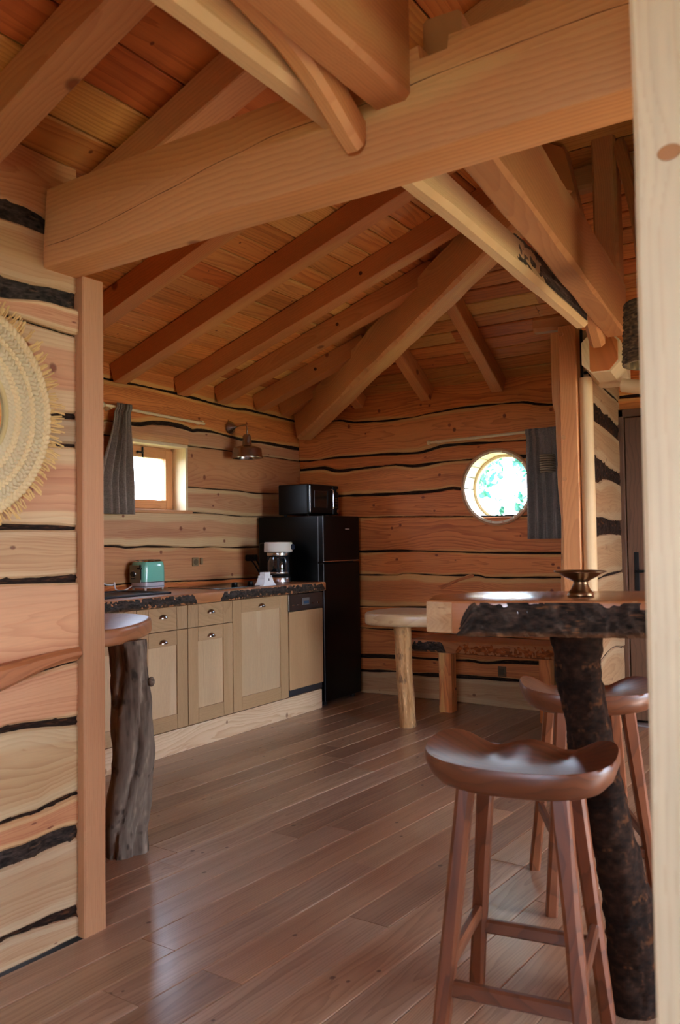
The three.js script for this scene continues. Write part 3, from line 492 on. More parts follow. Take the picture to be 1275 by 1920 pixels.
// ================================================================= TIMBERS
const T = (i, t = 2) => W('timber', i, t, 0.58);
{ // tie beam across the room, with a sawn notch in its top and a long drying crack
  const z0 = -1.722, z1 = -1.592, top = 2.332, bot = 2.088, pts = [];
  for (let x = XL - 0.01; x <= XR; x += 0.06) pts.push([x, bot + 0.004 * noise(x * 2, 1, 5)]);
  const up = []; for (let x = XR; x >= -0.74; x -= 0.06) up.push([x, top + 0.003 * noise(x * 2, 4, 6)]);
  up.push([-0.748, top], [-0.752, top - 0.03], [-0.816, top - 0.03], [-0.82, top + 0.002]); for (let x = -0.86; x >= XL - 0.01; x -= 0.06) up.push([x, top + 0.003 * noise(x * 2, 4, 6)]);
  const s = new THREE.Shape([...pts, ...up].map(([x, y]) => new THREE.Vector2(x, y)));
  const g = new THREE.ExtrudeGeometry(s, { depth: z1 - z0 - 0.016, bevelEnabled: true, bevelThickness: 0.008, bevelSize: 0.008, bevelOffset: -0.008, bevelSegments: 2 }).translate(0, 0, z0 + 0.008);
  const b = thing('tie_beam', 'heavy squared tie beam spanning the whole room at the front, with a long drying crack and a sawn notch', 'beam');
  part(b, 'beam_body', boxUV(toCreasedNormals(plain(g), 30 * D2R), 'x', 1.6, 0.62, 0.55, 0.4), T(2, 4));
  const ck = []; for (let i = 0; i <= 60; i++) { const x = lerp(XL + 0.01, -0.25, i / 60), base = 2.150 + 0.092 * sm(-2.1, -1.15, x) + 0.012 * sm(-1.1, -0.3, x); ck.push(V(x, base + 0.004 * noise(x * 9, 2, 8), z1 - 0.0008)); }
  const rings = ck.map((p, i) => { const h = 0.0022 * (0.35 + 0.9 * Math.abs(noise(i * 0.35, 3, 9))); return [V(p.x, p.y - h, p.z), V(p.x, p.y, p.z + 0.0016), V(p.x, p.y + h, p.z), V(p.x, p.y, p.z - 0.006)]; });
  part(b, 'drying_crack', loft(rings), M('crack', { color: col(92, 44, 22), roughness: 0.9 }), 'dark drying crack');
}
solo('post', timber([V(-2.146, 0, -1.759), V(-2.146, 2.09, -1.759)], 0.088, 0.086, { ch: 0.004, up: V(0, 0, 1), n: 14, wob: 0.0012 }), W('pine', 0, 2, 0.6, { color: new THREE.Color(0.6, 0.36, 0.26) }), 'slim planed reddish post at the end of the mirror wall, under the tie beam', 'post');
{
  const p = thing('post', 'pale pine post close to the camera at the right edge, one knot near its top', 'post');
  part(p, 'post_body', timber([V(-0.19, 0, -1.16), V(-0.19, 2.85, -1.16)], 0.125, 0.125, { ch: 0.006, up: V(0, 0, 1), n: 18, vs: 0.25, wob: 0.0012 }), W('pine', 0, 2, 0.6));
  part(p, 'knot', new THREE.SphereGeometry(0.013, 20, 12).scale(1.15, 0.8, 0.06).translate(-0.207, 1.722, -1.0965), M('knotP', { color: col(196, 134, 82), roughness: 0.7 }), 'brown knot');
}
// kitchen rafters
const n1 = Math.hypot(1, P1), dn = (h) => V(P1 / n1, -1 / n1, 0).multiplyScalar(h);
[[-3.03, 'first (nearest) rafter over the kitchen, half hidden behind the slim post'], [-3.625, 'second rafter over the kitchen, its foot above the left end of the curtain rod'], [-4.2, 'third rafter over the kitchen, its foot above the small square window'], [-4.62, 'fourth rafter over the kitchen, its foot above the wall lamp'], [-5.07, 'short fifth rafter over the kitchen, running into the hip beam'], [-5.40, 'shortest kitchen rafter, tucked into the corner behind the hip beam']].forEach(([z, label], i) => {
  const xe = Math.min(xhip(z) + 0.02, RIDGE), p = (x) => V(x, yk(x), z).add(dn(0.0675));
  const o = thing('rafter', label, 'rafter', 'rafters of the kitchen slope');
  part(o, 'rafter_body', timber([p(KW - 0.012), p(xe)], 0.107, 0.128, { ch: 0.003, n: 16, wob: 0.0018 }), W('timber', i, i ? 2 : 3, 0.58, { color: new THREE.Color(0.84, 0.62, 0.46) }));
  if (i >= 2) { const kx = [0, 0, -2.55, -3.0, -3.5, -3.7][i]; part(o, 'knot', new THREE.CylinderGeometry(0.012, 0.012, 0.004, 14).rotateX(Math.PI / 2).translate(kx, yk(kx) - 0.075, z + 0.0535), M('knot', { color: col(96, 48, 24), roughness: 0.8 })); }
});
// jack rafters of the far slope
const n2 = Math.hypot(1, P2);
[[-3.47, 'tiny jack rafter peeping out under the hip beam on the far wall'], [-2.86, 'middle jack rafter between the hip beam and the far wall'], [-2.275, 'longer jack rafter coming down the far wall above the round window']].forEach(([x, label], i) => {
  const ze = i < 3 ? zhip(x) - 0.02 : zhip(RIDGE) - (x > RIDGE ? 0.1 : Math.max(0, (RIDGE - x) / HR) + 0.08), p = (z) => V(x, yb(z), z).add(V(0, -1 / n2, P2 / n2).multiplyScalar(0.062));
  solo('jack_rafter', timber([p(ZB + 0.0), p(ze)], 0.085, 0.12, { ch: 0.006, n: 10 }), W('timber', i + 1, 3, 0.58, { color: new THREE.Color(1.0, 0.8, 0.6) }), label, 'rafter', 'jack rafters of the far slope');
});
{ // hip beam from the corner to the ridge
  const l = Math.hypot(HR, 1), dx = HR / l, dz = 1 / l, p = (t, dy) => { const x = KW + 0.03 + dx * t, z = ZB + 0.02 + dz * t; return V(x, yk(x) - dy, z); };
  const o = thing('hip_beam', 'big squared hip beam rising diagonally from the far left corner to the ridge', 'beam');
  part(o, 'beam_body', timber([p(0.05, 0.215), p(3.2, 0.215)], 0.15, 0.27, { ch: 0.016, n: 26, wob: 0.004, vs: 0.3 }), W('timber', 0, 4, 0.55, { color: new THREE.Color(1.08, 1.02, 0.88) }));
}
// near rafters, above the tie beam
const nf = Math.hypot(1, 0.36), df = (h) => V(0.36 / nf, -1 / nf, 0).multiplyScalar(h);
[[-2.34, 'rafter of the near roof showing over the notch of the tie beam'], [-1.82, 'rafter of the near roof just above the left half of the tie beam'], [-1.372, 'rafter of the near roof in the top left corner of the picture'], [-0.9, 'rafter of the near roof overhead, just out of the picture']].forEach(([z, label], i) => {
  const p = (x) => V(x, yf(x), z).add(df(0.06));
  solo('rafter', timber([p(i === 0 ? -1.42 : XL + (i === 1 ? 0 : -0.02)), p(0.13)], 0.106, 0.115, { ch: 0.006, n: 16, wob: 0.0025 }), T(i + 1, [1, 2, 1, 2][i]), label, 'rafter', 'rafters of the near roof');
});
solo('ridge_beam', timber([V(0.15, yf(0.15) - 0.12, -2.6), V(0.15, yf(0.15) - 0.12, ZF)], 0.14, 0.2, {}), T(0, 1), 'ridge beam of the near roof', 'beam');
// members running away from the camera through the tie beam
solo('bearer', timber([V(-1.03, 2.265, 0.6), V(-1.05, 2.268, -0.6), V(-1.052, 2.272, -1.592)], 0.066, 0.115, { ch: 0.02, n: 24, wob: 0.005 }), W('pine', 0, 3, 0.6), 'pale round-edged bearer overhead, ending on the front face of the tie beam', 'beam');
{
  const o = thing('bearer', 'pale bearer with grey bark on its side, running to the far column', 'beam'), path = [V(-1.04, 2.262, -1.722), V(-1.075, 2.26, -2.8), V(-1.115, 2.255, -3.75)];
  part(o, 'bearer_body', timber(path, 0.072, 0.115, { ch: 0.018, n: 26, wob: 0.004 }), W('pine', 1, 3, 0.6));
  const c = new THREE.CatmullRomCurve3(path), rings = [], us = []; for (let i = 0; i <= 60; i++) { const t = lerp(0.5, 0.985, i / 60), p = c.getPointAt(t), e = Math.min(1, i / 10); rings.push(Array.from({ length: 9 }, (_, j) => { const k = j / 8; return V(p.x + 0.034 + 0.004 * e + 0.0035 * e * noise(i * 0.8, j * 0.9, 77), p.y + lerp(-0.035, 0.05, k), p.z); }).concat([V(p.x + 0.02, p.y + 0.05, p.z), V(p.x + 0.02, p.y - 0.035, p.z)])); us.push(t * 4); }
  part(o, 'bark_patch', loft(rings, { us, crease: 60 }), W('greylog', 0, 2, 0.9), 'grey bark left on the side');
}
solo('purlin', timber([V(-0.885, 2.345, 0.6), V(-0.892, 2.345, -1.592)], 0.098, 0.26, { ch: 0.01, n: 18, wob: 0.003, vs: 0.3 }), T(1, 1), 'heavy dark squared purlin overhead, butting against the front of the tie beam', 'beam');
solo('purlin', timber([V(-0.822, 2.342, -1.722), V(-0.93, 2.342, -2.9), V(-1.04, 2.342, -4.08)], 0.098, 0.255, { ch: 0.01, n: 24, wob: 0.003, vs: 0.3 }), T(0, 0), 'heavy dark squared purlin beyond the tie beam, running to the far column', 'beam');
solo('brace', timber([V(-0.985, 2.165, -1.592), V(-0.982, 2.27, -1.36), V(-0.972, 2.32, -1.0)], 0.056, 0.09, { ch: 0.018, n: 16, wob: 0.003 }), T(2, 4), 'short curved brace between bearer and purlin, its rounded tip against the tie beam', 'brace');
solo('brace', timber([V(-1.125, 2.2, -4.06), V(-1.075, 2.33, -3.7)], 0.07, 0.08, { ch: 0.02, n: 8 }), T(1, 1), 'short brace wedged between the far purlin and the octagonal wall plate', 'brace');
// column at the near end of the right partition
{
  const o = thing('column', 'tall column of boards at the end of the right partition, its left board with a waney edge', 'post');
  part(o, 'main_board', timber([V(-1.392, 0, -4.455), V(-1.392, 2.395, -4.455)], 0.098, 0.075, { ch: 0.004, up: V(0, 0, 1), n: 16, wob: 0.001 }), W('timber', 0, 3, 0.6));
  part(o, 'half_round', log([V(-1.305, 0, -4.458), V(-1.305, 1, -4.458), V(-1.305, 2.1, -4.458)], (t, a) => 0.036 + 0.001 * noise(t * 9, a, 3), { n: 16, segs: 16 }), W('pine', 1, 3, 0.6));
  const rings = [], us = []; for (let i = 0; i <= 90; i++) { const y = i / 90 * 2.38, e = 0.012 * noise(y * 2.2, 1, 44) + 0.008 * Math.sign(noise(y * 3.3, 8, 45)) * sm(0, 0.25, Math.abs(noise(y * 3.3, 8, 45))); rings.push([V(-1.444, y, -4.50), V(-1.444, y, -4.475), V(-1.484 - e, y, -4.478), V(-1.492 - e, y, -4.50)]); us.push(y / 1.6); }
  part(o, 'waney_board', loft(rings, { us, crease: 40 }), W('timber', 2, 4, 0.6));
  part(o, 'peg', [1.55, 1.78, 2.35].map((y) => new THREE.CylinderGeometry(0.012, 0.012, 0.008, 14).rotateX(Math.PI / 2).translate(-1.43 + 0.008, y, -4.416)), T(0, 1));
}
solo('lintel_stub', timber([V(-1.60, 2.44, -4.5), V(-1.345, 2.438, -4.52)], 0.09, 0.085, { ch: 0.016, n: 6 }), T(1, 1), 'short horizontal beam end lying on the top of the column', 'beam');
{
  const o = thing('wall_plate', 'octagonal log end sticking out over the right partition, its reddish sawn end facing the room', 'beam');
  part(o, 'log_body', timber([V(-1.138, 2.163, -4.15), V(-1.2, 2.163, -4.62)], 0.185, 0.205, { ch: 0.05, n: 12, wob: 0.002 }), W('pine', 1, 1, 0.6));
  const c = [[-1, -0.5], [-0.5, -1], [0.5, -1], [1, -0.5], [1, 0.5], [0.5, 1], [-0.5, 1], [-1, 0.5]].map(([a, b]) => V(-1.138 + a * 0.086, 2.163 + b * 0.096, 0));
  part(o, 'sawn_end', loft([c.map((p) => V(p.x, p.y, -4.152)), c.map((p) => V(p.x, p.y, -4.143))], { crease: 20 }), W('fir', 4, 1, 0.75), 'reddish sawn end');
}
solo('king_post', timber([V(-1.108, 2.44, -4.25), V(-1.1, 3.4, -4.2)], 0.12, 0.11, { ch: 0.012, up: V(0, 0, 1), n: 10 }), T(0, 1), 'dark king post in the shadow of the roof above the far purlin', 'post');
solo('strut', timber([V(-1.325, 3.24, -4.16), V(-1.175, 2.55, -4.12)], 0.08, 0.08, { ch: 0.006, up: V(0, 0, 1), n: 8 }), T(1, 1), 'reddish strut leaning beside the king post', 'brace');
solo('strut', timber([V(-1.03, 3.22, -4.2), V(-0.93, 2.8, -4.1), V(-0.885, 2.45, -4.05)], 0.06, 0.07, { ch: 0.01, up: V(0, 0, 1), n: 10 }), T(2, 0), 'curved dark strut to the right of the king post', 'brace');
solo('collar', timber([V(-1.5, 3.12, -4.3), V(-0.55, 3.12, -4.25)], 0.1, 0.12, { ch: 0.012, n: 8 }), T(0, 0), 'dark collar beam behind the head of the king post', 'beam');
solo('cross_pole', log([V(-1.1, 2.03, -4.42), V(-0.7, 1.945, -4.37), V(0.6, 1.91, -4.3), V(XR + 0.02, 1.9, -4.2)], (t, a) => 0.036 + 0.003 * noise(t * 20, a * 2, 5), { n: 40, segs: 14 }), W('pine', 1, 1, 0.7), 'thin pale pole slanting behind the woven lamp shade', 'pole');

// ================================================================= KITCHEN
{ // base units
  const oak = (i, t = 2) => W('oak', i, t, 0.5), y0 = 0.142, yd = 0.718, y1 = 0.856, xf = XP, th = 0.02;
  const cup = (z, y) => { // cup handle: a quarter shell opening downwards, with a rim
    const g = new THREE.SphereGeometry(0.034, 20, 10, 0, Math.PI * 2, 0, Math.PI / 2); g.scale(0.6, 0.72, 1); g.translate(xf, y - 0.008, z);
    return [plain(g)];
  };
  const unit = (label, za, zb, doors, drawer) => { // za < zb along z
    const o = thing('base_cabinet', label, 'cabinet', 'oak base units under the worktop');
    part(o, 'carcass', wbox(KW + 0.03, 0.14, za + 0.001, xf - th - 0.003, 0.858, zb - 0.001, 'y'), M('carc', { color: col(96, 72, 50), roughness: 0.8 }));
    const front = (name, ya, yb, hy, panel) => {
      const s = 0.088, a = za + 0.0018, b = zb - 0.0018, top = panel ? yb - s : yb, bot = panel ? ya + s : ya, gp = 0.0022, g = [];
      g.push(wbox(xf - th, ya, a, xf, yb, a + s - gp, 'y', 0.0015), wbox(xf - th, ya, b - s + gp, xf, yb, b, 'y', 0.0015));
      if (panel) g.push(wbox(xf - th, top + gp, a + s, xf - 0.0004, yb, b - s, 'z', 0.0015), wbox(xf - th, ya, a + s, xf - 0.0004, bot - gp, b - s, 'z', 0.0015));
      else g.push(wbox(xf - th, ya, a + s, xf - 0.0004, yb, b - s, 'z', 0.0015));
      const d = part(o, name, g, W('oak', panel ? 1 : 2, 2, 0.5, { color: new THREE.Color(0.86, 0.75, 0.62) }));
      if (panel) part(d, 'door_panel', wbox(xf - th, bot - 0.004, a + s - 0.004, xf - 0.009, top + 0.004, b - s + 0.004, 'y', 0.001, 0.4), W('oak', 0, 4, 0.5, { color: new THREE.Color(1.08, 1.04, 1.0) }));
      part(d, 'handle', cup((za + zb) / 2, hy), pewter, 'dark metal cup handle');
    };
    if (drawer) { front('drawer', yd + 0.0018, y1, (yd + y1) / 2 + 0.014, false); front('door', y0, yd - 0.0018, yd - 0.062, true); }
    else front('door', y0, y1, 0.802, true);
    return o;
  };
  unit('oak base cabinet behind the breakfast ledge at the left end of the row', -3.185, -2.585, 1, true);
  unit('oak base cabinet with a drawer, just right of the breakfast ledge and its log leg', -3.589, -3.187, 1, true);
  unit('oak base cabinet with a drawer, under the bare gap in the bark of the worktop', -3.996, -3.591, 1, true);
  unit('oak base cabinet with one tall panelled door, beside the dishwasher', -4.585, -3.998, 1, false);
  const d = thing('dishwasher', 'built-in dishwasher with a dark control strip over a reddish wood front, beside the fridge', 'dishwasher');
  part(d, 'body', wbox(KW + 0.05, 0.14, -5.012, xf - 0.03, 0.856, -4.592, 'y'), blackMatt);
  part(d, 'control_panel', rbox(0.03, 0.115, 0.416, 0.003, xf - 0.012, 0.795, -4.802), M('dwPanel', { color: col(78, 64, 56), roughness: 0.35, metalness: 0.6 }));
  part(d, 'edge_strip', rbox(0.031, 0.115, 0.006, 0.002, xf - 0.012, 0.795, -4.592), steel);
  const disp = part(d, 'display', rbox(0.004, 0.05, 0.085, 0.001, xf + 0.004, 0.797, -4.795), M('dwFrame', { color: col(124, 118, 114), roughness: 0.4, metalness: 0.4 }));
  part(disp, 'screen', rbox(0.002, 0.022, 0.06, 0.0008, xf + 0.0068, 0.79, -4.797), M('dwScreen', { color: col(64, 84, 108), roughness: 0.15 }));
  [-4.64, -4.70, -4.875, -4.95].forEach((z) => part(d, 'button', rbox(0.004, 0.008, 0.022, 0.002, xf + 0.004, 0.777, z), pewter));
  part(d, 'door_front', wbox(xf - 0.022, 0.186, -5.01, xf, 0.732, -4.596, 'y', 0.0015, 0.4), W('oak', 0, 3, 0.5, { color: new THREE.Color(0.92, 0.76, 0.62) }));
  part(d, 'kick_vent', rbox(0.02, 0.042, 0.41, 0.002, xf - 0.02, 0.163, -4.803), M('kick', { color: col(46, 44, 44), roughness: 0.5 }));
  solo('plinth_board', wbox(xf - 0.022, 0, -4.985, xf + 0.002, 0.138, -2.585, 'z', 0.002, 0.3), W('pale', 1, 2, 0.55, { color: new THREE.Color(1.3, 1.42, 1.7) }), 'pale pine kickboard along the foot of the base units', 'board');
  // worktop: slab with bark on its front edge, bare in one place
  const wt = thing('worktop', 'thick live-edge worktop with dark bark along its front edge, one stretch bare', 'worktop'), zs = [], a = -5.018, b = -2.585;
  const fx = (z) => -3.437 + 0.006 * noise(z * 2.2, 3, 91); for (let i = 0; i <= 30; i++) zs.push(lerp(b, a, i / 30));
  part(wt, 'slab', slabGeo([[KW + 0.01, b], ...zs.map((z) => [fx(z), z]), [KW + 0.01, a]], 0.86, 0.925, 0.008, 'z'), W('slab', 0, 4, 0.4, { clearcoat: 0.3, clearcoatRoughness: 0.3 }));
  const ln = (p, q) => Array.from({ length: 14 }, (_, i) => { const z = lerp(p, q, i / 13); return [fx(z) - 0.004, z]; });
  part(wt, 'bark_edge', edgeBark(ln(b, -3.65), 0.861, 0.92, 1, 0.011, 8), W('blackbark', 0, 1, 0.55), 'dark bark'); part(wt, 'bark_edge', edgeBark(ln(-3.855, a + 0.004), 0.861, 0.919, 1, 0.010, 18), W('blackbark', 0, 1, 0.55), 'dark bark');
}
{ // fridge
  const o = thing('fridge', 'tall black fridge freezer in the corner, its doors edged in silver', 'fridge'), z0 = -5.535, z1 = -5.03, xd = -3.51, xf = -3.455;
  part(o, 'cabinet', rbox(xd - KW - 0.03, 1.40, z1 - z0, 0.006, (xd + KW + 0.03) / 2, 0.72, (z0 + z1) / 2), black);
  const dr = (ya, yb) => part(o, 'door', rbox(xf - xd - 0.004, yb - ya, z1 - z0, 0.008, (xf + xd + 0.004) / 2, (ya + yb) / 2, (z0 + z1) / 2, 3), black);
  const up = dr(1.072, 1.42), lo = dr(0.03, 1.062);
  for (const [d, ya, yb] of [[up, 1.075, 1.418], [lo, 0.035, 1.058]]) { part(d, 'edge_trim', [rbox(0.005, yb - ya, 0.004, 0.0015, xf - 0.004, (ya + yb) / 2, z1 + 0.001), rbox(0.005, yb - ya, 0.004, 0.0015, xd + 0.006, (ya + yb) / 2, z1 + 0.001)], M('trim', { color: col(110, 110, 112), roughness: 0.35, metalness: 1 })); }
  part(up, 'handle_strip', rbox(0.012, 0.008, z1 - z0 + 0.004, 0.003, xf + 0.001, 1.074, (z0 + z1) / 2), chrome, 'chrome strip');
  part(up, 'badge', [0, 1, 2, 3, 4, 5, 6].map((i) => rbox(0.002, 0.010, 0.0062, 0.0006, xf + 0.0005, 1.318, -5.335 - i * 0.0085)), M('badge', { color: col(150, 150, 150), roughness: 0.4 }));
  [[xf - 0.05, z0 + 0.06], [xf - 0.05, z1 - 0.06], [KW + 0.1, z0 + 0.06], [KW + 0.1, z1 - 0.06]].forEach(([x, z]) => part(o, 'foot', new THREE.CylinderGeometry(0.018, 0.02, 0.032, 12).translate(x, 0.016, z), blackMatt));
}
{ // microwave
  const o = thing('microwave', 'black microwave with a chrome bar handle on top of the fridge', 'microwave'), x0 = -3.87, x1 = -3.57, z0 = -5.41, z1 = -5.02, y0 = 1.432, y1 = 1.665;
  part(o, 'case', rbox(x1 - x0 - 0.02, y1 - y0, z1 - z0, 0.01, (x0 + x1) / 2 - 0.01, (y0 + y1) / 2, (z0 + z1) / 2, 3), black);
  const d = part(o, 'door', rbox(0.03, y1 - y0 - 0.004, 0.305, 0.012, x1 - 0.008, (y0 + y1) / 2, z1 - 0.153, 3), black);
  part(d, 'window', rbox(0.004, 0.13, 0.17, 0.03, x1 + 0.0065, (y0 + y1) / 2, z1 - 0.135, 4), M('mwWin', { color: col(30, 22, 18), roughness: 0.12 }));
  part(d, 'edge_trim', rbox(0.006, y1 - y0 - 0.03, 0.006, 0.002, x1 + 0.002, (y0 + y1) / 2, z1 - 0.002), steel);
  part(d, 'handle', tube([V(x1 + 0.004, y0 + 0.195, z1 - 0.268), V(x1 + 0.028, y0 + 0.19, z1 - 0.272), V(x1 + 0.032, y0 + 0.115, z1 - 0.272), V(x1 + 0.028, y0 + 0.045, z1 - 0.272), V(x1 + 0.004, y0 + 0.04, z1 - 0.268)], 0.006, 30, 10), chrome, 'chrome bar handle');
  part(o, 'control_panel', rbox(0.03, y1 - y0 - 0.004, z1 - z0 - 0.308, 0.01, x1 - 0.008, (y0 + y1) / 2, (z0 + z1 - 0.308) / 2, 3), black);
  for (const y of [0.06, 0.09, 0.11, 0.13]) part(o, 'button', rbox(0.006, 0.008, 0.03, 0.003, x1 + 0.008, y0 + y, z0 + 0.04), bronze);
  for (const y of [0.03, 0.19]) part(o, 'knob', new THREE.CylinderGeometry(0.013, 0.014, 0.016, 18).rotateZ(Math.PI / 2).translate(x1 + 0.014, y0 + y, z0 + 0.04), steel);
  [[x0 + 0.04, z0 + 0.04], [x0 + 0.04, z1 - 0.04], [x1 - 0.05, z0 + 0.04], [x1 - 0.05, z1 - 0.04]].forEach(([x, z]) => part(o, 'foot', new THREE.CylinderGeometry(0.012, 0.012, 0.013, 10).translate(x, 1.4265, z), blackMatt));
}
const WT = 0.925;
{ // toaster
  const o = thing('toaster', 'mint green retro two-slot toaster with a cream band on the worktop', 'toaster'), x1 = -3.925, x0 = -4.075, z1 = -3.685, z0 = -3.885, xc = (x0 + x1) / 2, zc = (z0 + z1) / 2, y = WT + 0.015;
  const outl = (w, d, r) => { const s = []; for (let i = 0; i < 40; i++) { const a = i / 40 * Math.PI * 2, c = Math.cos(a), q = Math.sin(a), e = 2 / 4.2; s.push([Math.sign(c) * Math.pow(Math.abs(c), e) * w / 2, Math.sign(q) * Math.pow(Math.abs(q), e) * d / 2]); } return s; };
  const body = (levels) => loft(levels.map(([yy, k, kz]) => outl((x1 - x0) * k, (z1 - z0) * (kz ?? k)).map(([a, b]) => V(xc + a, yy, zc + b))), { crease: 40 });
  part(o, 'lower_shell', body([[y, 0.96], [y + 0.004, 0.99], [y + 0.042, 1], [y + 0.044, 0.99]]), M('lilac', { color: col(196, 190, 198), roughness: 0.25, clearcoat: 0.5 }));
  part(o, 'band', body([[y + 0.008, 1.012], [y + 0.012, 1.012]]), M('bandD', { color: col(40, 58, 60), roughness: 0.3 })); part(o, 'band', body([[y + 0.036, 1.012], [y + 0.041, 1.012]]), MATS.bandD);
  part(o, 'shell', body([[y + 0.042, 1.005], [y + 0.1, 1.0], [y + 0.14, 0.985], [y + 0.163, 0.94], [y + 0.172, 0.86]]), mint);
  part(o, 'top_plate', body([[y + 0.17, 0.88], [y + 0.178, 0.84], [y + 0.18, 0.8]]), chrome);
  [-0.028, 0.028].forEach((q) => part(o, 'slot', rbox(0.024, 0.006, 0.15, 0.002, xc + q, y + 0.1795, zc), blackMatt));
  part(o, 'end_panel', rbox(0.1, 0.115, 0.006, 0.003, xc - 0.012, y + 0.092, z1 - 0.001), M('endP', { color: col(128, 132, 116), roughness: 0.35, metalness: 0.3 }));
  part(o, 'lever_slot', rbox(0.008, 0.085, 0.004, 0.002, x1 - 0.032, y + 0.098, z1 + 0.0015), blackMatt);
  part(o, 'lever', [rbox(0.03, 0.012, 0.022, 0.005, x1 - 0.032, y + 0.128, z1 + 0.012), rbox(0.012, 0.028, 0.01, 0.003, x1 - 0.032, y + 0.138, z1 + 0.006)], blackMatt);
  part(o, 'dial', [new THREE.CylinderGeometry(0.017, 0.019, 0.014, 24).rotateX(Math.PI / 2).translate(x0 + 0.05, y + 0.092, z1 + 0.008)], blackMatt); part(o, 'dial_ring', new THREE.TorusGeometry(0.021, 0.003, 8, 30).translate(x0 + 0.05, y + 0.092, z1 + 0.003), chrome);
  for (let i = 0; i < 3; i++) part(o, 'button', rbox(0.009, 0.009, 0.006, 0.002, x0 + 0.034 + i * 0.015, y + 0.063, z1 + 0.003), blackMatt);
  for (const [a, b] of [[-1, -1], [-1, 1], [1, -1], [1, 1]]) part(o, 'foot', new THREE.CylinderGeometry(0.009, 0.007, 0.017, 12).translate(xc + a * 0.055, WT + 0.0085, zc + b * 0.075), cream);
}
solo('cable', tube([V(-4.07, 1.05, -3.42), V(-4.06, 1.0, -3.44), V(-4.05, 0.975, -3.48), V(-4.045, 0.972, -3.535), V(-4.03, 0.985, -3.53), V(-4.02, 0.945, -3.53), V(-4.01, 0.931, -3.56), V(-4.01, 0.935, -3.6), V(-4.02, 0.945, -3.64), V(-4.03, 0.955, -3.672)], 0.0042, 60, 8), white, 'thin white cord looping on the worktop left of the toaster', 'cord');
{ // coffee maker
  const o = thing('coffee_maker', 'coffee maker with a cream head, steel collar and glass jug, in front of the fridge', 'coffee maker', null, [-3.735, WT, -4.84]);
  const body = (y0, y1, r, m, n, e = 0.004) => part(o, n, lathe([[0.001, y0], [r - e, y0], [r, y0 + e], [r, y1 - e], [r - e, y1], [0.001, y1]], 48), m);
  part(o, 'base', lathe([[0.001, 0], [0.095, 0], [0.098, 0.006], [0.096, 0.036], [0.09, 0.042], [0.001, 0.042]], 48), steel);
  part(o, 'hot_plate', lathe([[0.001, 0.04], [0.08, 0.04], [0.082, 0.05], [0.001, 0.05]], 40), blackMatt);
  part(o, 'tower', rbox(0.1, 0.29, 0.15, 0.02, -0.09, 0.15, -0.01, 3), black);
  const jug = part(o, 'jug', lathe([[0.001, 0.052], [0.072, 0.052], [0.082, 0.062], [0.086, 0.1], [0.085, 0.15], [0.07, 0.192], [0.066, 0.198]], 48), M('jugGlass', { color: col(30, 34, 38), roughness: 0.06, metalness: 0.0, clearcoat: 1, clearcoatRoughness: 0.04 }));
  part(jug, 'band', lathe([[0.084, 0.066], [0.0865, 0.067], [0.0868, 0.078], [0.0845, 0.079]], 48), steel);
  part(jug, 'handle', tube([V(0.05, 0.175, 0.07), V(0.075, 0.17, 0.1), V(0.08, 0.12, 0.108), V(0.07, 0.08, 0.085)], 0.008, 24, 8), blackMatt);
  body(0.198, 0.225, 0.09, steel, 'collar'); 
  part(o, 'head', lathe([[0.001, 0.225], [0.103, 0.225], [0.106, 0.23], [0.104, 0.296], [0.098, 0.3], [0.001, 0.302]], 56), cream);
  part(o, 'dial', new THREE.CylinderGeometry(0.022, 0.022, 0.016, 28).rotateZ(Math.PI / 2).translate(0.1, 0.262, -0.04), M('dialBlue', { color: col(44, 50, 66), roughness: 0.2, metalness: 0.4 }));
}
{ // hob, its knobs, sink
  const o = thing('hob', 'black glass hob let into the worktop, two black knobs at its right', 'hob');
  part(o, 'glass_plate', rbox(0.47, 0.006, 0.56, 0.003, -3.785, WT + 0.003, -4.26), M('hobGlass', { color: col(12, 12, 13), roughness: 0.1 }));
  for (const [x, z] of [[-3.585, -4.165], [-3.59, -4.335]]) part(o, 'knob', lathe([[0.001, 0.03], [0.016, 0.03], [0.019, 0.027], [0.022, 0], [0.001, 0]], 28).translate(x, WT + 0.006, z), black);
  const s = thing('sink', 'dark composite sink let into the worktop behind the slim post', 'sink'), x0 = -3.99, x1 = -3.56, z0 = -3.56, z1 = -2.75, y = WT;
  part(s, 'rim', [rbox(x1 - x0, 0.012, 0.03, 0.004, (x0 + x1) / 2, y + 0.006, z0 + 0.015), rbox(x1 - x0, 0.012, 0.03, 0.004, (x0 + x1) / 2, y + 0.006, z1 - 0.015), rbox(0.03, 0.012, z1 - z0, 0.004, x0 + 0.015, y + 0.006, (z0 + z1) / 2), rbox(0.03, 0.012, z1 - z0, 0.004, x1 - 0.015, y + 0.006, (z0 + z1) / 2)], M('sinkM', { color: col(38, 38, 40), roughness: 0.5 }));
  part(s, 'basin', rbox(x1 - x0 - 0.03, 0.004, z1 - z0 - 0.03, 0.001, (x0 + x1) / 2, y + 0.003, (z0 + z1) / 2), MATS.sinkM);
}
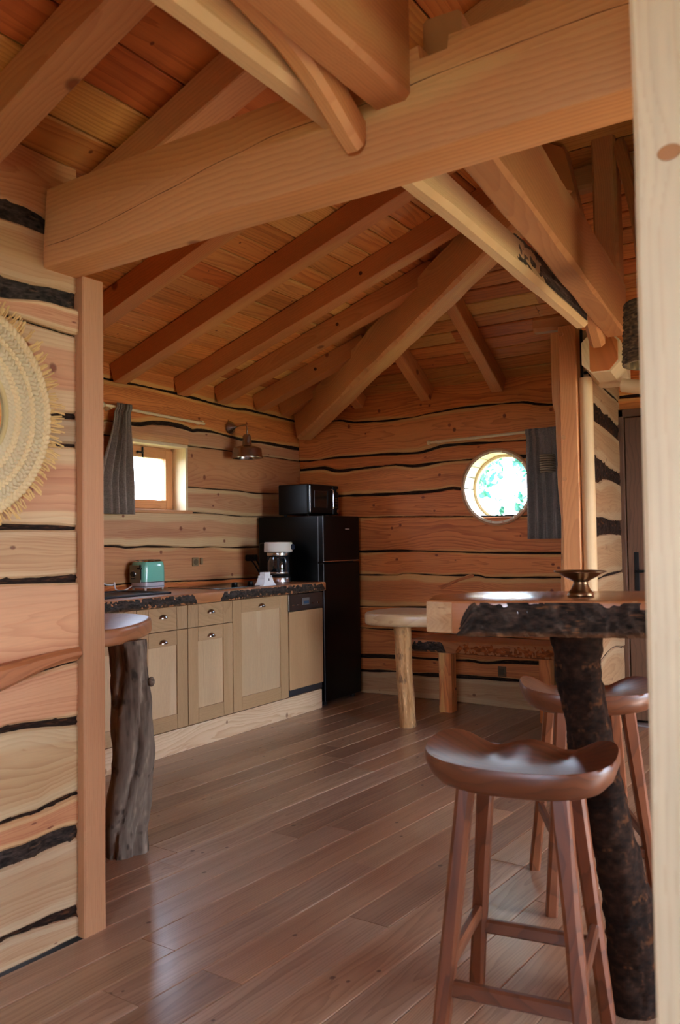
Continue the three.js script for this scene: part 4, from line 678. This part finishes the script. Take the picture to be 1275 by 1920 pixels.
{ // white paper holder
  const o = thing('filter_holder', 'small white flared box holding paper filters beside the hob knobs', 'box'), cx = -3.56, cz = -4.46;
  const ring = (y, w, d) => [V(cx - d, y, cz - w), V(cx + d, y, cz - w), V(cx + d, y, cz + w), V(cx - d, y, cz + w)];
  part(o, 'box', loft([ring(WT, 0.074, 0.04), ring(WT + 0.012, 0.062, 0.038), ring(WT + 0.03, 0.05, 0.034), ring(WT + 0.055, 0.043, 0.03)], { crease: 20 }), white);
  [-2, -1, 0, 1, 2].forEach((i) => part(o, 'filter', rbox(0.006, 0.05, 0.066, 0.002, cx + i * 0.009, WT + 0.068, cz), white));
  [-1, 1].forEach((q) => part(o, 'corner_tab', rbox(0.05, 0.03, 0.004, 0.0015, cx, WT + 0.055, cz + q * 0.044), white));
  part(o, 'cut_out', rbox(0.003, 0.018, 0.008, 0.001, cx + 0.0335, WT + 0.042, cz), blackMatt);
}
{ // sockets and cords on the kitchen wall
  const o = thing('wall_socket', 'beige double wall socket above the worktop, right of the toaster', 'socket');
  part(o, 'plate', rbox(0.012, 0.062, 0.062, 0.004, KW + 0.008, 1.092, -4.335), M('beige', { color: col(140, 116, 78), roughness: 0.5 }));
  part(o, 'insert', lathe([[0.001, 0.004], [0.02, 0.004], [0.022, 0], [0.001, 0]], 24).rotateZ(-Math.PI / 2).translate(KW + 0.0135, 1.092, -4.335), M('beigeD', { color: col(104, 84, 54), roughness: 0.5 }));
  part(o, 'switch', rbox(0.018, 0.05, 0.022, 0.006, KW + 0.01, 1.095, -4.395), MATS.beige);
  const p = thing('power_plug', 'black plugs and their cords on the kitchen wall beside the coffee maker', 'plug');
  for (const z of [-4.91, -4.975]) part(p, 'plug', rbox(0.045, 0.05, 0.045, 0.012, KW + 0.028, 1.105, z), blackMatt);
  part(p, 'cord', [tube([V(KW + 0.05, 1.09, -4.91), V(KW + 0.08, 1.05, -4.92), V(KW + 0.09, 0.99, -4.96), V(KW + 0.12, 0.935, -4.98)], 0.006, 24, 8), tube([V(KW + 0.05, 1.09, -4.975), V(KW + 0.08, 1.03, -4.98), V(KW + 0.09, 0.97, -4.99), V(KW + 0.13, 0.933, -4.96)], 0.006, 24, 8)], blackMatt);
  const q = thing('wall_socket', 'small dull brown socket low on the far wall under the bench', 'socket');
  part(q, 'plate', rbox(0.062, 0.075, 0.012, 0.004, -2.305, 0.262, ZB + 0.012), M('brownP', { color: col(96, 70, 42), roughness: 0.5 }));
  part(q, 'insert', rbox(0.042, 0.046, 0.004, 0.004, -2.305, 0.262, ZB + 0.019), M('brownP2', { color: col(70, 52, 32), roughness: 0.5 }));
}
{ // wall lamp
  const o = thing('wall_lamp', 'brushed metal industrial wall lamp with an arm and a round shade over the worktop', 'lamp'), z = -4.73, x = -3.935, y = 2.104;
  part(o, 'wall_rose', lathe([[0.001, 0.062], [0.008, 0.06], [0.012, 0.05], [0.034, 0.022], [0.046, 0.012], [0.05, 0]], 36).rotateZ(-Math.PI / 2).translate(KW + 0.006, y, z), pewter);
  part(o, 'arm', tube([V(KW + 0.06, y, z), V(x - 0.03, y + 0.006, z), V(x - 0.008, y + 0.004, z), V(x, y - 0.012, z), V(x, 2.03, z)], 0.005, 30, 10), pewter);
  part(o, 'socket_cup', lathe([[0.001, 2.036], [0.024, 2.036], [0.032, 2.022], [0.034, 1.985], [0.036, 1.962], [0.04, 1.948]], 36).translate(x, 0, z), pewter);
  part(o, 'lamp_shade', lathe([[0.034, 1.952], [0.07, 1.946], [0.1, 1.934], [0.11, 1.924], [0.113, 1.88], [0.118, 1.868], [0.12, 1.858], [0.116, 1.859], [0.11, 1.88], [0.106, 1.92], [0.09, 1.931], [0.034, 1.944]], 56).translate(x, 0, z), pewter);
  part(o, 'bulb', new THREE.SphereGeometry(0.028, 20, 14).translate(x, 1.91, z), white);
}
// ---- curtains
function curtain(P, w0, w1, y1, y0, folds, seed) { // P(s, y, d): s runs across the cloth
  const nu = 90, nv = 26, ringsA = [], us = [];
  for (let j = 0; j <= nv; j++) {
    const t = j / nv, y = lerp(y1, y0, t), ring = [], hd = t < 0.07 ? 1 : 0;
    for (let side = 0; side < 2; side++) for (let k = 0; k <= nu; k++) {
      const i = side ? nu - k : k, s = i / nu, edge = lerp(w0(t), w1(t), s), am = hd ? 0.009 : 0.012 + 0.014 * sm(0.05, 0.5, t);
      const ph = s * folds * Math.PI * 2 + 0.9 * noise(s * 3, t * 1.2, seed), d = 0.028 + 0.02 * (1 - sm(0.05, 0.12, t)) + am * Math.sin(ph) + 0.006 * Math.sin(ph * 2.3 + 1) * (1 - t) + 0.004 * noise(s * 8, t * 3, seed + 2) - 0.014 * Math.exp(-Math.pow((t - 0.075) / 0.02, 2));
      ring.push(P(edge, y, d - (side ? 0.0025 : 0)));
    }
    ringsA.push(ring); us.push(t * 2);
  }
  return loft(ringsA, { us, vs: Array.from({ length: 2 * nu + 3 }, (_, k) => k * 0.03), crease: 60 });
}
const linen = texture(256, 256, (u, v) => { const n = 1 + 0.1 * Math.sin(u * 400) * 0.5 + 0.1 * noise(u * 128, v * 30, 3, 128) + 0.08 * noise(u * 20, v * 120, 5, 20); return [140 * n, 126 * n, 114 * n]; });
const cloth = M('cloth', { map: linen, roughness: 0.95, sheen: 0.3, sheenRoughness: 0.7, side: THREE.DoubleSide });
const rodM = W('pine', 0, 4, 0.5);
{
  const x = KW + 0.056, o = thing('curtain_rod', 'thin pale wooden curtain rod over the square window', 'curtain rod');
  part(o, 'rod', log([V(x, 2.108, -3.46), V(x, 2.1, -3.9), V(x, 2.09, -4.39)], () => 0.0105, { n: 8, segs: 12 }), rodM);
  [-3.53, -4.375].forEach((z) => part(o, 'bracket', new THREE.CylinderGeometry(0.012, 0.017, 0.055, 14).rotateZ(-Math.PI / 2).translate(KW + 0.028, 2.1, z), rodM));
  part(o, 'finial', new THREE.SphereGeometry(0.021, 16, 12).translate(x, 2.108, -3.455), rodM);
  const c = thing('curtain', 'dark grey-brown linen curtain drawn to the left of the square window', 'curtain');
  part(c, 'cloth', curtain((s, y, d) => V(KW + 0.032 + d, y, s), (t) => lerp(-3.55, -3.41, sm(0, 0.8, t)), (t) => lerp(-3.675, -3.715, t), 2.13, 1.42, 4.5, 5), cloth);
  const z = ZB + 0.056, p = thing('curtain_rod', 'thin pale wooden curtain rod over the round window', 'curtain rod');
  part(p, 'rod', log([V(-2.835, 1.968, z), V(-2.4, 1.977, z), V(-1.72, 1.992, z)], () => 0.0105, { n: 8, segs: 12 }), rodM);
  [-2.78, -1.75].forEach((q) => part(p, 'bracket', new THREE.CylinderGeometry(0.012, 0.017, 0.055, 14).rotateX(Math.PI / 2).translate(q, 1.972, ZB + 0.028), rodM));
  part(p, 'finial', new THREE.SphereGeometry(0.019, 16, 12).translate(-2.84, 1.968, z), rodM);
  const e = thing('curtain', 'dark grey-brown linen curtain drawn to the right of the round window', 'curtain');
  part(e, 'cloth', curtain((s, y, d) => V(s, y, ZB + 0.032 + d), (t) => lerp(-2.062, -2.075, t), (t) => lerp(-1.76, -1.74, t), 2.0, 1.222, 5, 9), cloth);
  part(e, 'tieback', [...Array(8)].map((_, i) => new THREE.TorusGeometry(0.048, 0.008, 8, 24).scale(1, 1, 0.8).rotateX(Math.PI / 2).translate(-1.9, 1.69 + i * 0.016, ZB + 0.1)).map((g) => g), M('tie', { color: col(150, 130, 102), roughness: 0.9 }), 'woven brown tie band');
}
// ---- breakfast ledge that passes the end of the near partition, on a log leg
{
  const o = thing('breakfast_ledge', 'rounded thick wooden ledge behind the slim post, carried by a gnarled grey log', 'table');
  const out = smooth([[-2.46, -1.80], [-2.45, -2.06], [-2.452, -2.18], [-2.52, -2.34], [-2.63, -2.5], [-2.75, -2.61], [-2.9, -2.65], [-3.06, -2.58], [-3.14, -2.4], [-3.12, -2.1], [-3.1, -1.80]], 4);
  part(o, 'slab', slabGeo(out, 0.838, 0.905, 0.014, 'z'), W('slab', 1, 1, 0.45, { clearcoat: 0.35, clearcoatRoughness: 0.3 }));
  const path = [[-2.545, 0], [-2.544, 0.103], [-2.52, 0.211], [-2.5, 0.319], [-2.48, 0.427], [-2.486, 0.573], [-2.498, 0.719], [-2.512, 0.84]].map(([x, y]) => V(x, y, -2.27));
  const flute = (t, a) => 0.078 + 0.007 * Math.sin(a * 2 + 3 * t) + 0.009 * Math.sin(a * 3 - t * 4) - 0.012 * Math.pow(Math.max(0, Math.sin(a * 5 + t * 7)), 6) + 0.006 * fbm(t * 14, a * 2, 3, 3) + 0.006 * noise(t * 8, Math.cos(a) * 2, 7);
  const leg = part(o, 'leg', log(path, flute, { n: 70, segs: 40, us: 0.8, vrep: 2 }), W('greylog', 0, 2, 0.85), 'gnarled grey log leg');
  part(leg, 'branch_stub', new THREE.SphereGeometry(0.014, 12, 10).scale(1, 1.4, 1).translate(-2.405, 0.685, -2.29), W('greylog', 0, 1, 0.85));
  const s = [], us = []; for (let i = 0; i <= 40; i++) { const z = lerp(-1.714, -0.9, i / 40), t = i / 40, k = 0.015 + 0.055 * sm(0, 0.6, t), yb = lerp(0.862, 0.8, sm(0, 0.5, t)), yt = lerp(0.905, 0.885, sm(0, 0.5, t)); s.push([V(XL - 0.03, yb, z), V(XL + k, yb + 0.008, z), V(XL + k + 0.012, yb + 0.02, z), V(XL + k + 0.012, yt - 0.012, z), V(XL + k, yt, z), V(XL - 0.03, yt, z)]); us.push(z / 1.6); }
  solo('ledge_board', loft(s, { us, crease: 40 }), W('slab', 1, 3, 0.55), 'curved brownish ledge board standing proud of the mirror wall under the mirror', 'ledge');
}
// ---- dining table, bench
{
  const o = thing('dining_table', 'thick pale slab table on a rough round log leg, in front of the far bench', 'table');
  const out = smooth([[-2.84, -4.62], [-2.72, -4.585], [-2.58, -4.59], [-2.4, -4.66], [-2.2, -4.69], [-1.6, -4.66], [-1.42, -4.8], [-1.5, -5.0], [-2.1, -5.1], [-2.6, -5.12], [-2.84, -5.08], [-2.91, -4.9], [-2.9, -4.72]], 4);
  part(o, 'slab', slabGeo(out, 0.668, 0.75, 0.018, 'x'), W('pale', 2, 2, 0.35, { clearcoat: 0.4, clearcoatRoughness: 0.25 }));
  const legf = (sd) => (t, a) => 0.059 + 0.004 * Math.sin(a * 2 + sd) + 0.004 * noise(t * 6, Math.cos(a) * 2, sd) - 0.005 * Math.pow(Math.max(0, Math.sin(a * 4 + sd + t * 3)), 5) + 0.003 * fbm(t * 20, a * 2, sd, 2);
  part(o, 'leg', log([V(-2.618, 0, -4.76), V(-2.628, 0.25, -4.76), V(-2.64, 0.46, -4.76), V(-2.648, 0.672, -4.76)], legf(3), { n: 50, segs: 30, us: 0.7 }), W('tanlog', 0, 2, 0.85), 'rough tan log leg');
  part(o, 'leg', log([V(-1.53, 0, -4.84), V(-1.53, 0.3, -4.84), V(-1.535, 0.672, -4.84)], legf(8), { n: 40, segs: 26, us: 0.7 }), W('tanlog', 0, 1, 0.85), 'rough tan log leg');
  const b = thing('bench', 'long live-edge bench on squared posts against the far wall', 'bench'), fz = (x) => -5.235 + 0.012 * noise(x * 3, 2, 55), xs = Array.from({ length: 24 }, (_, i) => lerp(-2.85, -1.62, i / 23));
  part(b, 'seat', slabGeo([...xs.map((x) => [x, fz(x)]), [-1.62, -5.59], [-2.83, -5.59]], 0.425, 0.512, 0.012, 'x'), W('slab', 1, 3, 0.3, { clearcoat: 0.5, clearcoatRoughness: 0.2 }));
  part(b, 'bark_edge', edgeBark(Array.from({ length: 6 }, (_, i) => { const x = lerp(-2.85, -2.555, i / 5); return [x, fz(x) - 0.004]; }), 0.428, 0.502, 1, 0.01, 5), W('blackbark', 0, 2, 0.7), 'black bark');
  part(b, 'inner_bark', edgeBark(Array.from({ length: 10 }, (_, i) => { const x = lerp(-2.5, -1.63, i / 9); return [x, fz(x) - 0.006]; }), 0.426, 0.504, 1, 0.006, 15), W('redbark', 0, 2, 0.45), 'peeled reddish inner bark');
  for (const [x, i] of [[-2.6, 0], [-1.858, 1]]) part(b, 'leg', timber([V(x, 0, -5.33), V(x, 0.43, -5.33)], 0.1, 0.105, { ch: 0.012, up: V(0, 0, 1), n: 10 }), W('fir', 1 + i, 2, 0.6));
}
{
  const o = thing('sliver', 'two thin reddish slivers of wood slanting on the far wall above the dining table', 'wood strip');
  for (const k of [0, 1]) part(o, 'strip', timber([V(-2.80 + k * 0.02, 0.862 - k * 0.006, ZB + 0.014), V(-2.62, 0.925 - k * 0.004, ZB + 0.05), V(-2.515 + k * 0.012, 0.966 - k * 0.012, ZB + 0.03)], 0.012, 0.016, { ch: 0.003, n: 10 }), W('fir', 4, 1, 0.5));
}
// ---- bar table with its log leg, bowl, stools
{
  const o = thing('bar_table', 'high bar table of one thick slab with rough dark bark along its edge', 'table'), e0 = [-0.918, -1.922], dirx = 0.94, dirz = -0.341, at = (s, k) => [e0[0] + dirx * s + dirz * k, e0[1] + dirz * s - dirx * k]; // s along, k across (away)
  const out = [at(0, 0), at(0.3, 0.004), at(0.6, -0.004), at(0.9, 0.002), at(1.2, 0.0), at(1.2, 0.42), at(0.8, 0.41), at(0.4, 0.415), at(0.05, 0.37), at(-0.075, 0.22), at(-0.072, 0.03)];
  part(o, 'slab', slabGeo(out, 0.985, 1.07, 0.006, 'x'), W('slab', 1, 2, 0.25, { clearcoat: 0.6, clearcoatRoughness: 0.15 }));
  part(o, 'end_grain', loft([0.988, 1.066].map((y) => [at(-0.071, 0.028), at(-0.004, 0.0), at(-0.002, 0.004), at(-0.069, 0.032)].map(([x, z], i) => V(x + (i < 2 ? -0.001 : 0), y, z + (i < 2 ? 0.002 : 0))))), W('pale', 0, 3, 0.5), 'pale sawn end of the slab');
  part(o, 'bark_edge', edgeBark(Array.from({ length: 20 }, (_, i) => at(0.006 + i / 19 * 1.19, 0.004)), 0.98, 1.066, 1, 0.016, 31), W('blackbark', 0, 3, 0.9), 'rough dark bark');
  const path = [[-0.566, 0, -2.225], [-0.565, 0.2, -2.22], [-0.6, 0.42, -2.21], [-0.655, 0.69, -2.2], [-0.684, 0.85, -2.2], [-0.688, 0.99, -2.2]].map((p) => V(...p));
  part(o, 'leg', log(path, (t, a) => 0.064 + 0.006 * Math.sin(a * 2 + t * 4) + 0.008 * noise(t * 5, Math.cos(a) * 2, 21) + 0.008 * fbm(t * 30, a * 3, 13, 4), { n: 150, segs: 48, us: 0.3, vrep: 2 }), W('bark', 0, 1, 0.95, { specularIntensity: 0.25 }), 'dark barked log leg');
  part(o, 'leg', log([V(0.08, 0, -2.55), V(0.07, 0.5, -2.54), V(0.06, 0.99, -2.52)], (t, a) => 0.062 + 0.006 * noise(t * 6, a, 4), { n: 30, segs: 24, us: 0.5 }), W('bark', 0, 1, 0.9), 'dark barked log leg');
  const b = thing('pedestal_bowl', 'small bronze pedestal bowl standing on the bar table', 'bowl', null, [-0.672, 1.0702, -2.2]);
  part(b, 'foot', lathe([[0.001, 0.001], [0.034, 0.001], [0.036, 0.004], [0.033, 0.008], [0.034, 0.011], [0.03, 0.014], [0.025, 0.02], [0.02, 0.032], [0.018, 0.038], [0.02, 0.041], [0.001, 0.042]], 48), bronze);
  part(b, 'bowl', lathe([[0.001, 0.041], [0.022, 0.042], [0.042, 0.052], [0.055, 0.062], [0.068, 0.066], [0.07, 0.068], [0.066, 0.069], [0.054, 0.066], [0.04, 0.056], [0.02, 0.047], [0.001, 0.046]], 56), bronze);
}
function saddle() { // carved seat: dished, both ends raised, underside rounded
  const N = 64, a = 0.23, b = 0.172, out = (k, t) => { const c = Math.cos(t), s = Math.sin(t), e = 2 / 2.7; return [Math.sign(c) * Math.pow(Math.abs(c), e) * a * k, Math.sign(s) * Math.pow(Math.abs(s), e) * b * k]; };
  const gs = (q) => Math.exp(-q * q / 0.06), top = (x, z) => { const u = x / a, w = -z / b; return 0.704 + 0.042 * u * u * (0.65 + 0.35 * w) - 0.03 * (gs(u - 0.42) + gs(u + 0.42)) * sm(-0.6, 0.9, w) - 0.008 * (1 - w * w); };
  const levels = [], us = [], vs = []; const ring = (k, f) => Array.from({ length: N }, (_, i) => { const [x, z] = out(k, i / N * Math.PI * 2); return V(x, f(x, z), z); });
  for (const k of [0.02, 0.3, 0.55]) levels.push(ring(k, () => 0.632)); levels.push(ring(0.74, (x, z) => 0.634), ring(0.86, (x) => 0.642 + 0.006 * (x / a) ** 2), ring(0.95, (x) => 0.658 + 0.012 * (x / a) ** 2), ring(1, (x) => 0.68 + 0.02 * (x / a) ** 2));
  levels.push(ring(1.0, (x, z) => top(x, z) - 0.006), ring(0.985, (x, z) => top(x, z) + 0.001), ring(0.95, (x, z) => top(x, z) - 0.001)); for (const k of [0.85, 0.7, 0.5, 0.3, 0.12, 0.02]) levels.push(ring(k, (x, z) => top(x, z) - 0.014 * (1 - k * k)));
  const g = loft(levels, { crease: 80 }); return boxUV(g, 'x', 0.9, 0.42, 0.1, 0.2);
}
const stoolTop = saddle();
function stool(label, x, z, turn) {
  const o = thing('bar_stool', label, 'stool', 'bar stools at the bar table', [x, 0, z]); o.rotation.y = turn * D2R;
  const tm = W('teak', 0, 2, 0.42, { clearcoat: 0.2, clearcoatRoughness: 0.3 });
  part(o, 'seat', stoolTop, tm, 'carved saddle seat');
  const P = (sx, sz, y) => { const t = y / 0.66; return V(sx * lerp(0.17, 0.108, t), y, sz * lerp(0.19, 0.105, t)); };
  for (const sx of [-1, 1]) for (const sz of [-1, 1]) part(o, 'leg', timber([P(sx, sz, 0), P(sx, sz, 0.66)], 0.036, 0.036, { ch: 0.009, up: V(0, 0, 1), n: 8, wob: 0.0008, taper: 1.15 }), W('teak', 0, 3, 0.4, { color: new THREE.Color(1.25, 1.2, 1.15) }));
  for (const s of [-1, 1]) { part(o, 'rung', timber([P(-1, s, 0.2), P(1, s, 0.2)], 0.022, 0.036, { ch: 0.006, n: 6, wob: 0.0005 }), tm); part(o, 'rung', timber([P(s, -1, 0.245), P(s, 1, 0.245)], 0.022, 0.034, { ch: 0.006, n: 6, wob: 0.0005 }), tm); }
  return o;
}
stool('dark carved wooden bar stool nearest to the camera, before the bar table leg', -0.742, -1.915, 10);
stool('dark carved wooden bar stool behind the log leg of the bar table', -0.862, -2.87, 28);
// ---- woven pendant shade
{
  const o = thing('pendant_lamp', 'shaggy woven fibre pendant shade at the right, half hidden by the pale post', 'lamp'), cx = -0.63, cz = -3.0, seagrass = texture(256, 128, (u, v) => { const n = noise(u * 60, v * 60, 3, 60), m = noise(u * 24, v * 70, 8, 24); const k = clamp(0.55 + 0.5 * n + 0.3 * m, 0, 1); return mix3([52, 40, 26], [132, 108, 72], k); });
  const prof = []; for (let i = 0; i <= 40; i++) { const t = i / 40; prof.push([0.112 + 0.004 * Math.sin(i * 2.6) - 0.01 * t, lerp(1.835, 2.055, t)]); } prof.push([0.09, 2.056], [0.08, 2.04]); for (let i = 0; i <= 6; i++) prof.push([0.098, lerp(2.03, 1.836, i / 6)]);
  part(o, 'lamp_shade', lathe([...prof, prof[0]], 60).translate(cx, 0, cz), M('seagrass', { map: seagrass, bumpMap: seagrass, bumpScale: 0.006, roughness: 0.95 }));
  part(o, 'spider', [tube([V(cx - 0.09, 2.05, cz), V(cx + 0.09, 2.05, cz)], 0.003, 4, 6), tube([V(cx, 2.05, cz - 0.09), V(cx, 2.05, cz + 0.09)], 0.003, 4, 6)], iron);
  part(o, 'cord', tube([V(cx, 2.05, cz), V(cx, 2.5, cz), V(cx, yk(RIDGE) - (cx - RIDGE) * 0.3206 - 0.02, cz)], 0.004, 8, 8), iron);
  part(o, 'bulb', new THREE.SphereGeometry(0.03, 18, 12).translate(cx, 1.97, cz), white);
}
// ---- round mirror in a braided raffia frame
{
  const o = thing('mirror', 'round mirror in a wide braided straw frame with a frayed fringe', 'mirror'), c = V(XL + 0.02, 1.61, -1.264), P = (r, a, d) => V(c.x + d, c.y + r * Math.sin(a), c.z + r * Math.cos(a));
  part(o, 'mirror_glass', new THREE.CylinderGeometry(0.172, 0.172, 0.006, 64).rotateZ(Math.PI / 2).translate(c.x + 0.012, c.y, c.z), M('silver', { color: col(232, 232, 232), roughness: 0.02, metalness: 1 }));
  part(o, 'inner_rim', new THREE.TorusGeometry(0.172, 0.007, 10, 80).rotateY(Math.PI / 2).translate(c.x + 0.02, c.y, c.z), M('straw2', { color: col(204, 178, 118), roughness: 0.7 }));
  part(o, 'backing', new THREE.CylinderGeometry(0.318, 0.318, 0.012, 72).rotateZ(Math.PI / 2).translate(c.x, c.y, c.z), M('strawD', { color: col(150, 124, 84), roughness: 0.9 }));
  const str = M('straw', { color: col(226, 198, 148), roughness: 0.85 }), str2 = M('straw3', { color: col(212, 190, 148), roughness: 0.85 });
  const unitS = new THREE.SphereGeometry(1, 7, 5), strand = (r, w, n, sl, h) => { const gs = []; for (const side of [-1, 1]) for (let i = 0; i < n; i++) { const a = (i + (side > 0 ? 0.5 : 0)) / n * Math.PI * 2, g = unitS.clone(); g.scale(h * rr(0.85, 1.1), w * 0.36, w * 0.62 * rr(0.9, 1.1)); g.rotateX(side * sl); g.translate(0, 0, side * w * 0.22); g.rotateX(-a); const p = P(r, a, 0.012 + h * 0.4); g.translate(p.x, p.y, p.z); gs.push(g); } return gs; };
  [[0.19, 0.026, 84, 0.6, 0.01], [0.212, 0.024, 92, 0.6, 0.012], [0.234, 0.026, 98, 0.6, 0.016], [0.259, 0.026, 106, 0.6, 0.011], [0.282, 0.024, 118, 0.6, 0.017], [0.306, 0.028, 124, 0.6, 0.012]].forEach(([r, w, n, s, h], i) => part(o, 'braid', strand(r, w, n, s, h), i % 2 ? str : str2));
  const fr = []; for (let i = 0; i < 330; i++) { const a = i / 330 * Math.PI * 2 + rr(-0.01, 0.01), L = rr(0.034, 0.066), tw = rr(-0.3, 0.3), d0 = rr(0.004, 0.016), w = rr(0.0025, 0.005), q = (r, b, d) => P(r, a + b, d); fr.push(loft([0, 0.5, 1].map((t) => { const r = 0.312 + L * t, b = tw * t * 0.12, d = d0 + 0.014 * Math.sin(t * 2.4) * rr(0.3, 1.3); return [q(r, b - w * 2, d), q(r, b, d + 0.002), q(r, b + w * 2, d), q(r, b, d - 0.001)]; }), { cap: false, crease: 30 })); }
  const f = part(o, 'fringe', fr, M('raffia', { color: col(226, 186, 118), roughness: 0.85 }), 'frayed raffia fringe'); f.userData.kind = 'stuff';
}
// ---- trees outside the windows
function tree(label, x, z, h, crown, n, seed) {
  const o = thing('tree', label, 'tree', 'trees outside'), q = rng(seed);
  part(o, 'trunk', log([V(x, -0.25, z), V(x + 0.08, h * 0.4, z), V(x - 0.05, h * 0.7, z + 0.1), V(x + 0.05, h, z)], (t, a) => 0.075 * (1 - 0.75 * t) + 0.01 * noise(t * 12, a * 2, seed), { n: 30, segs: 14, us: 1 }), W('pine', 0, 2, 0.9));
  const lg = new THREE.BufferGeometry(); lg.setAttribute('position', new THREE.Float32BufferAttribute([-0.05, 0, 0, 0, 0.03, 0.012, 0.07, 0, 0, 0, -0.03, 0.012], 3)); lg.setIndex([0, 2, 1, 0, 3, 2]); lg.computeVertexNormals();
  const m = new THREE.InstancedMesh(lg, M('leaf', { color: col(40, 108, 84), roughness: 0.7, transmission: 0.3, thickness: 0, side: THREE.DoubleSide }), n), M4 = new THREE.Matrix4(), Q = new THREE.Quaternion(), E = new THREE.Euler();
  for (let i = 0; i < n; i++) { const k = Math.floor(q() * 26), r = rng(seed * 7 + k), cx = (r() - 0.5) * crown * 1.7, cy = h * (0.3 + 0.7 * r()), cz = (r() - 0.5) * crown * 1.7, s = 0.35 + 0.4 * r(); E.set(q() * 6, q() * 6, q() * 6); M4.compose(V(x + cx + (q() + q() - 1) * s, cy + (q() + q() - 1) * s * 0.7, z + cz + (q() + q() - 1) * s), Q.setFromEuler(E), V(1, 1, 1).multiplyScalar(0.8 + 0.8 * q())); m.setMatrixAt(i, M4); }
  m.name = 'foliage'; m.userData.kind = 'stuff'; o.add(m);
}
tree('young leafy tree seen through the round window', -3.72, -9.2, 5, 1.6, 4600, 3);
tree('second leafy tree farther out behind the round window', -5.6, -11.5, 6, 1.8, 5000, 5);
renderer.render(scene, camera);
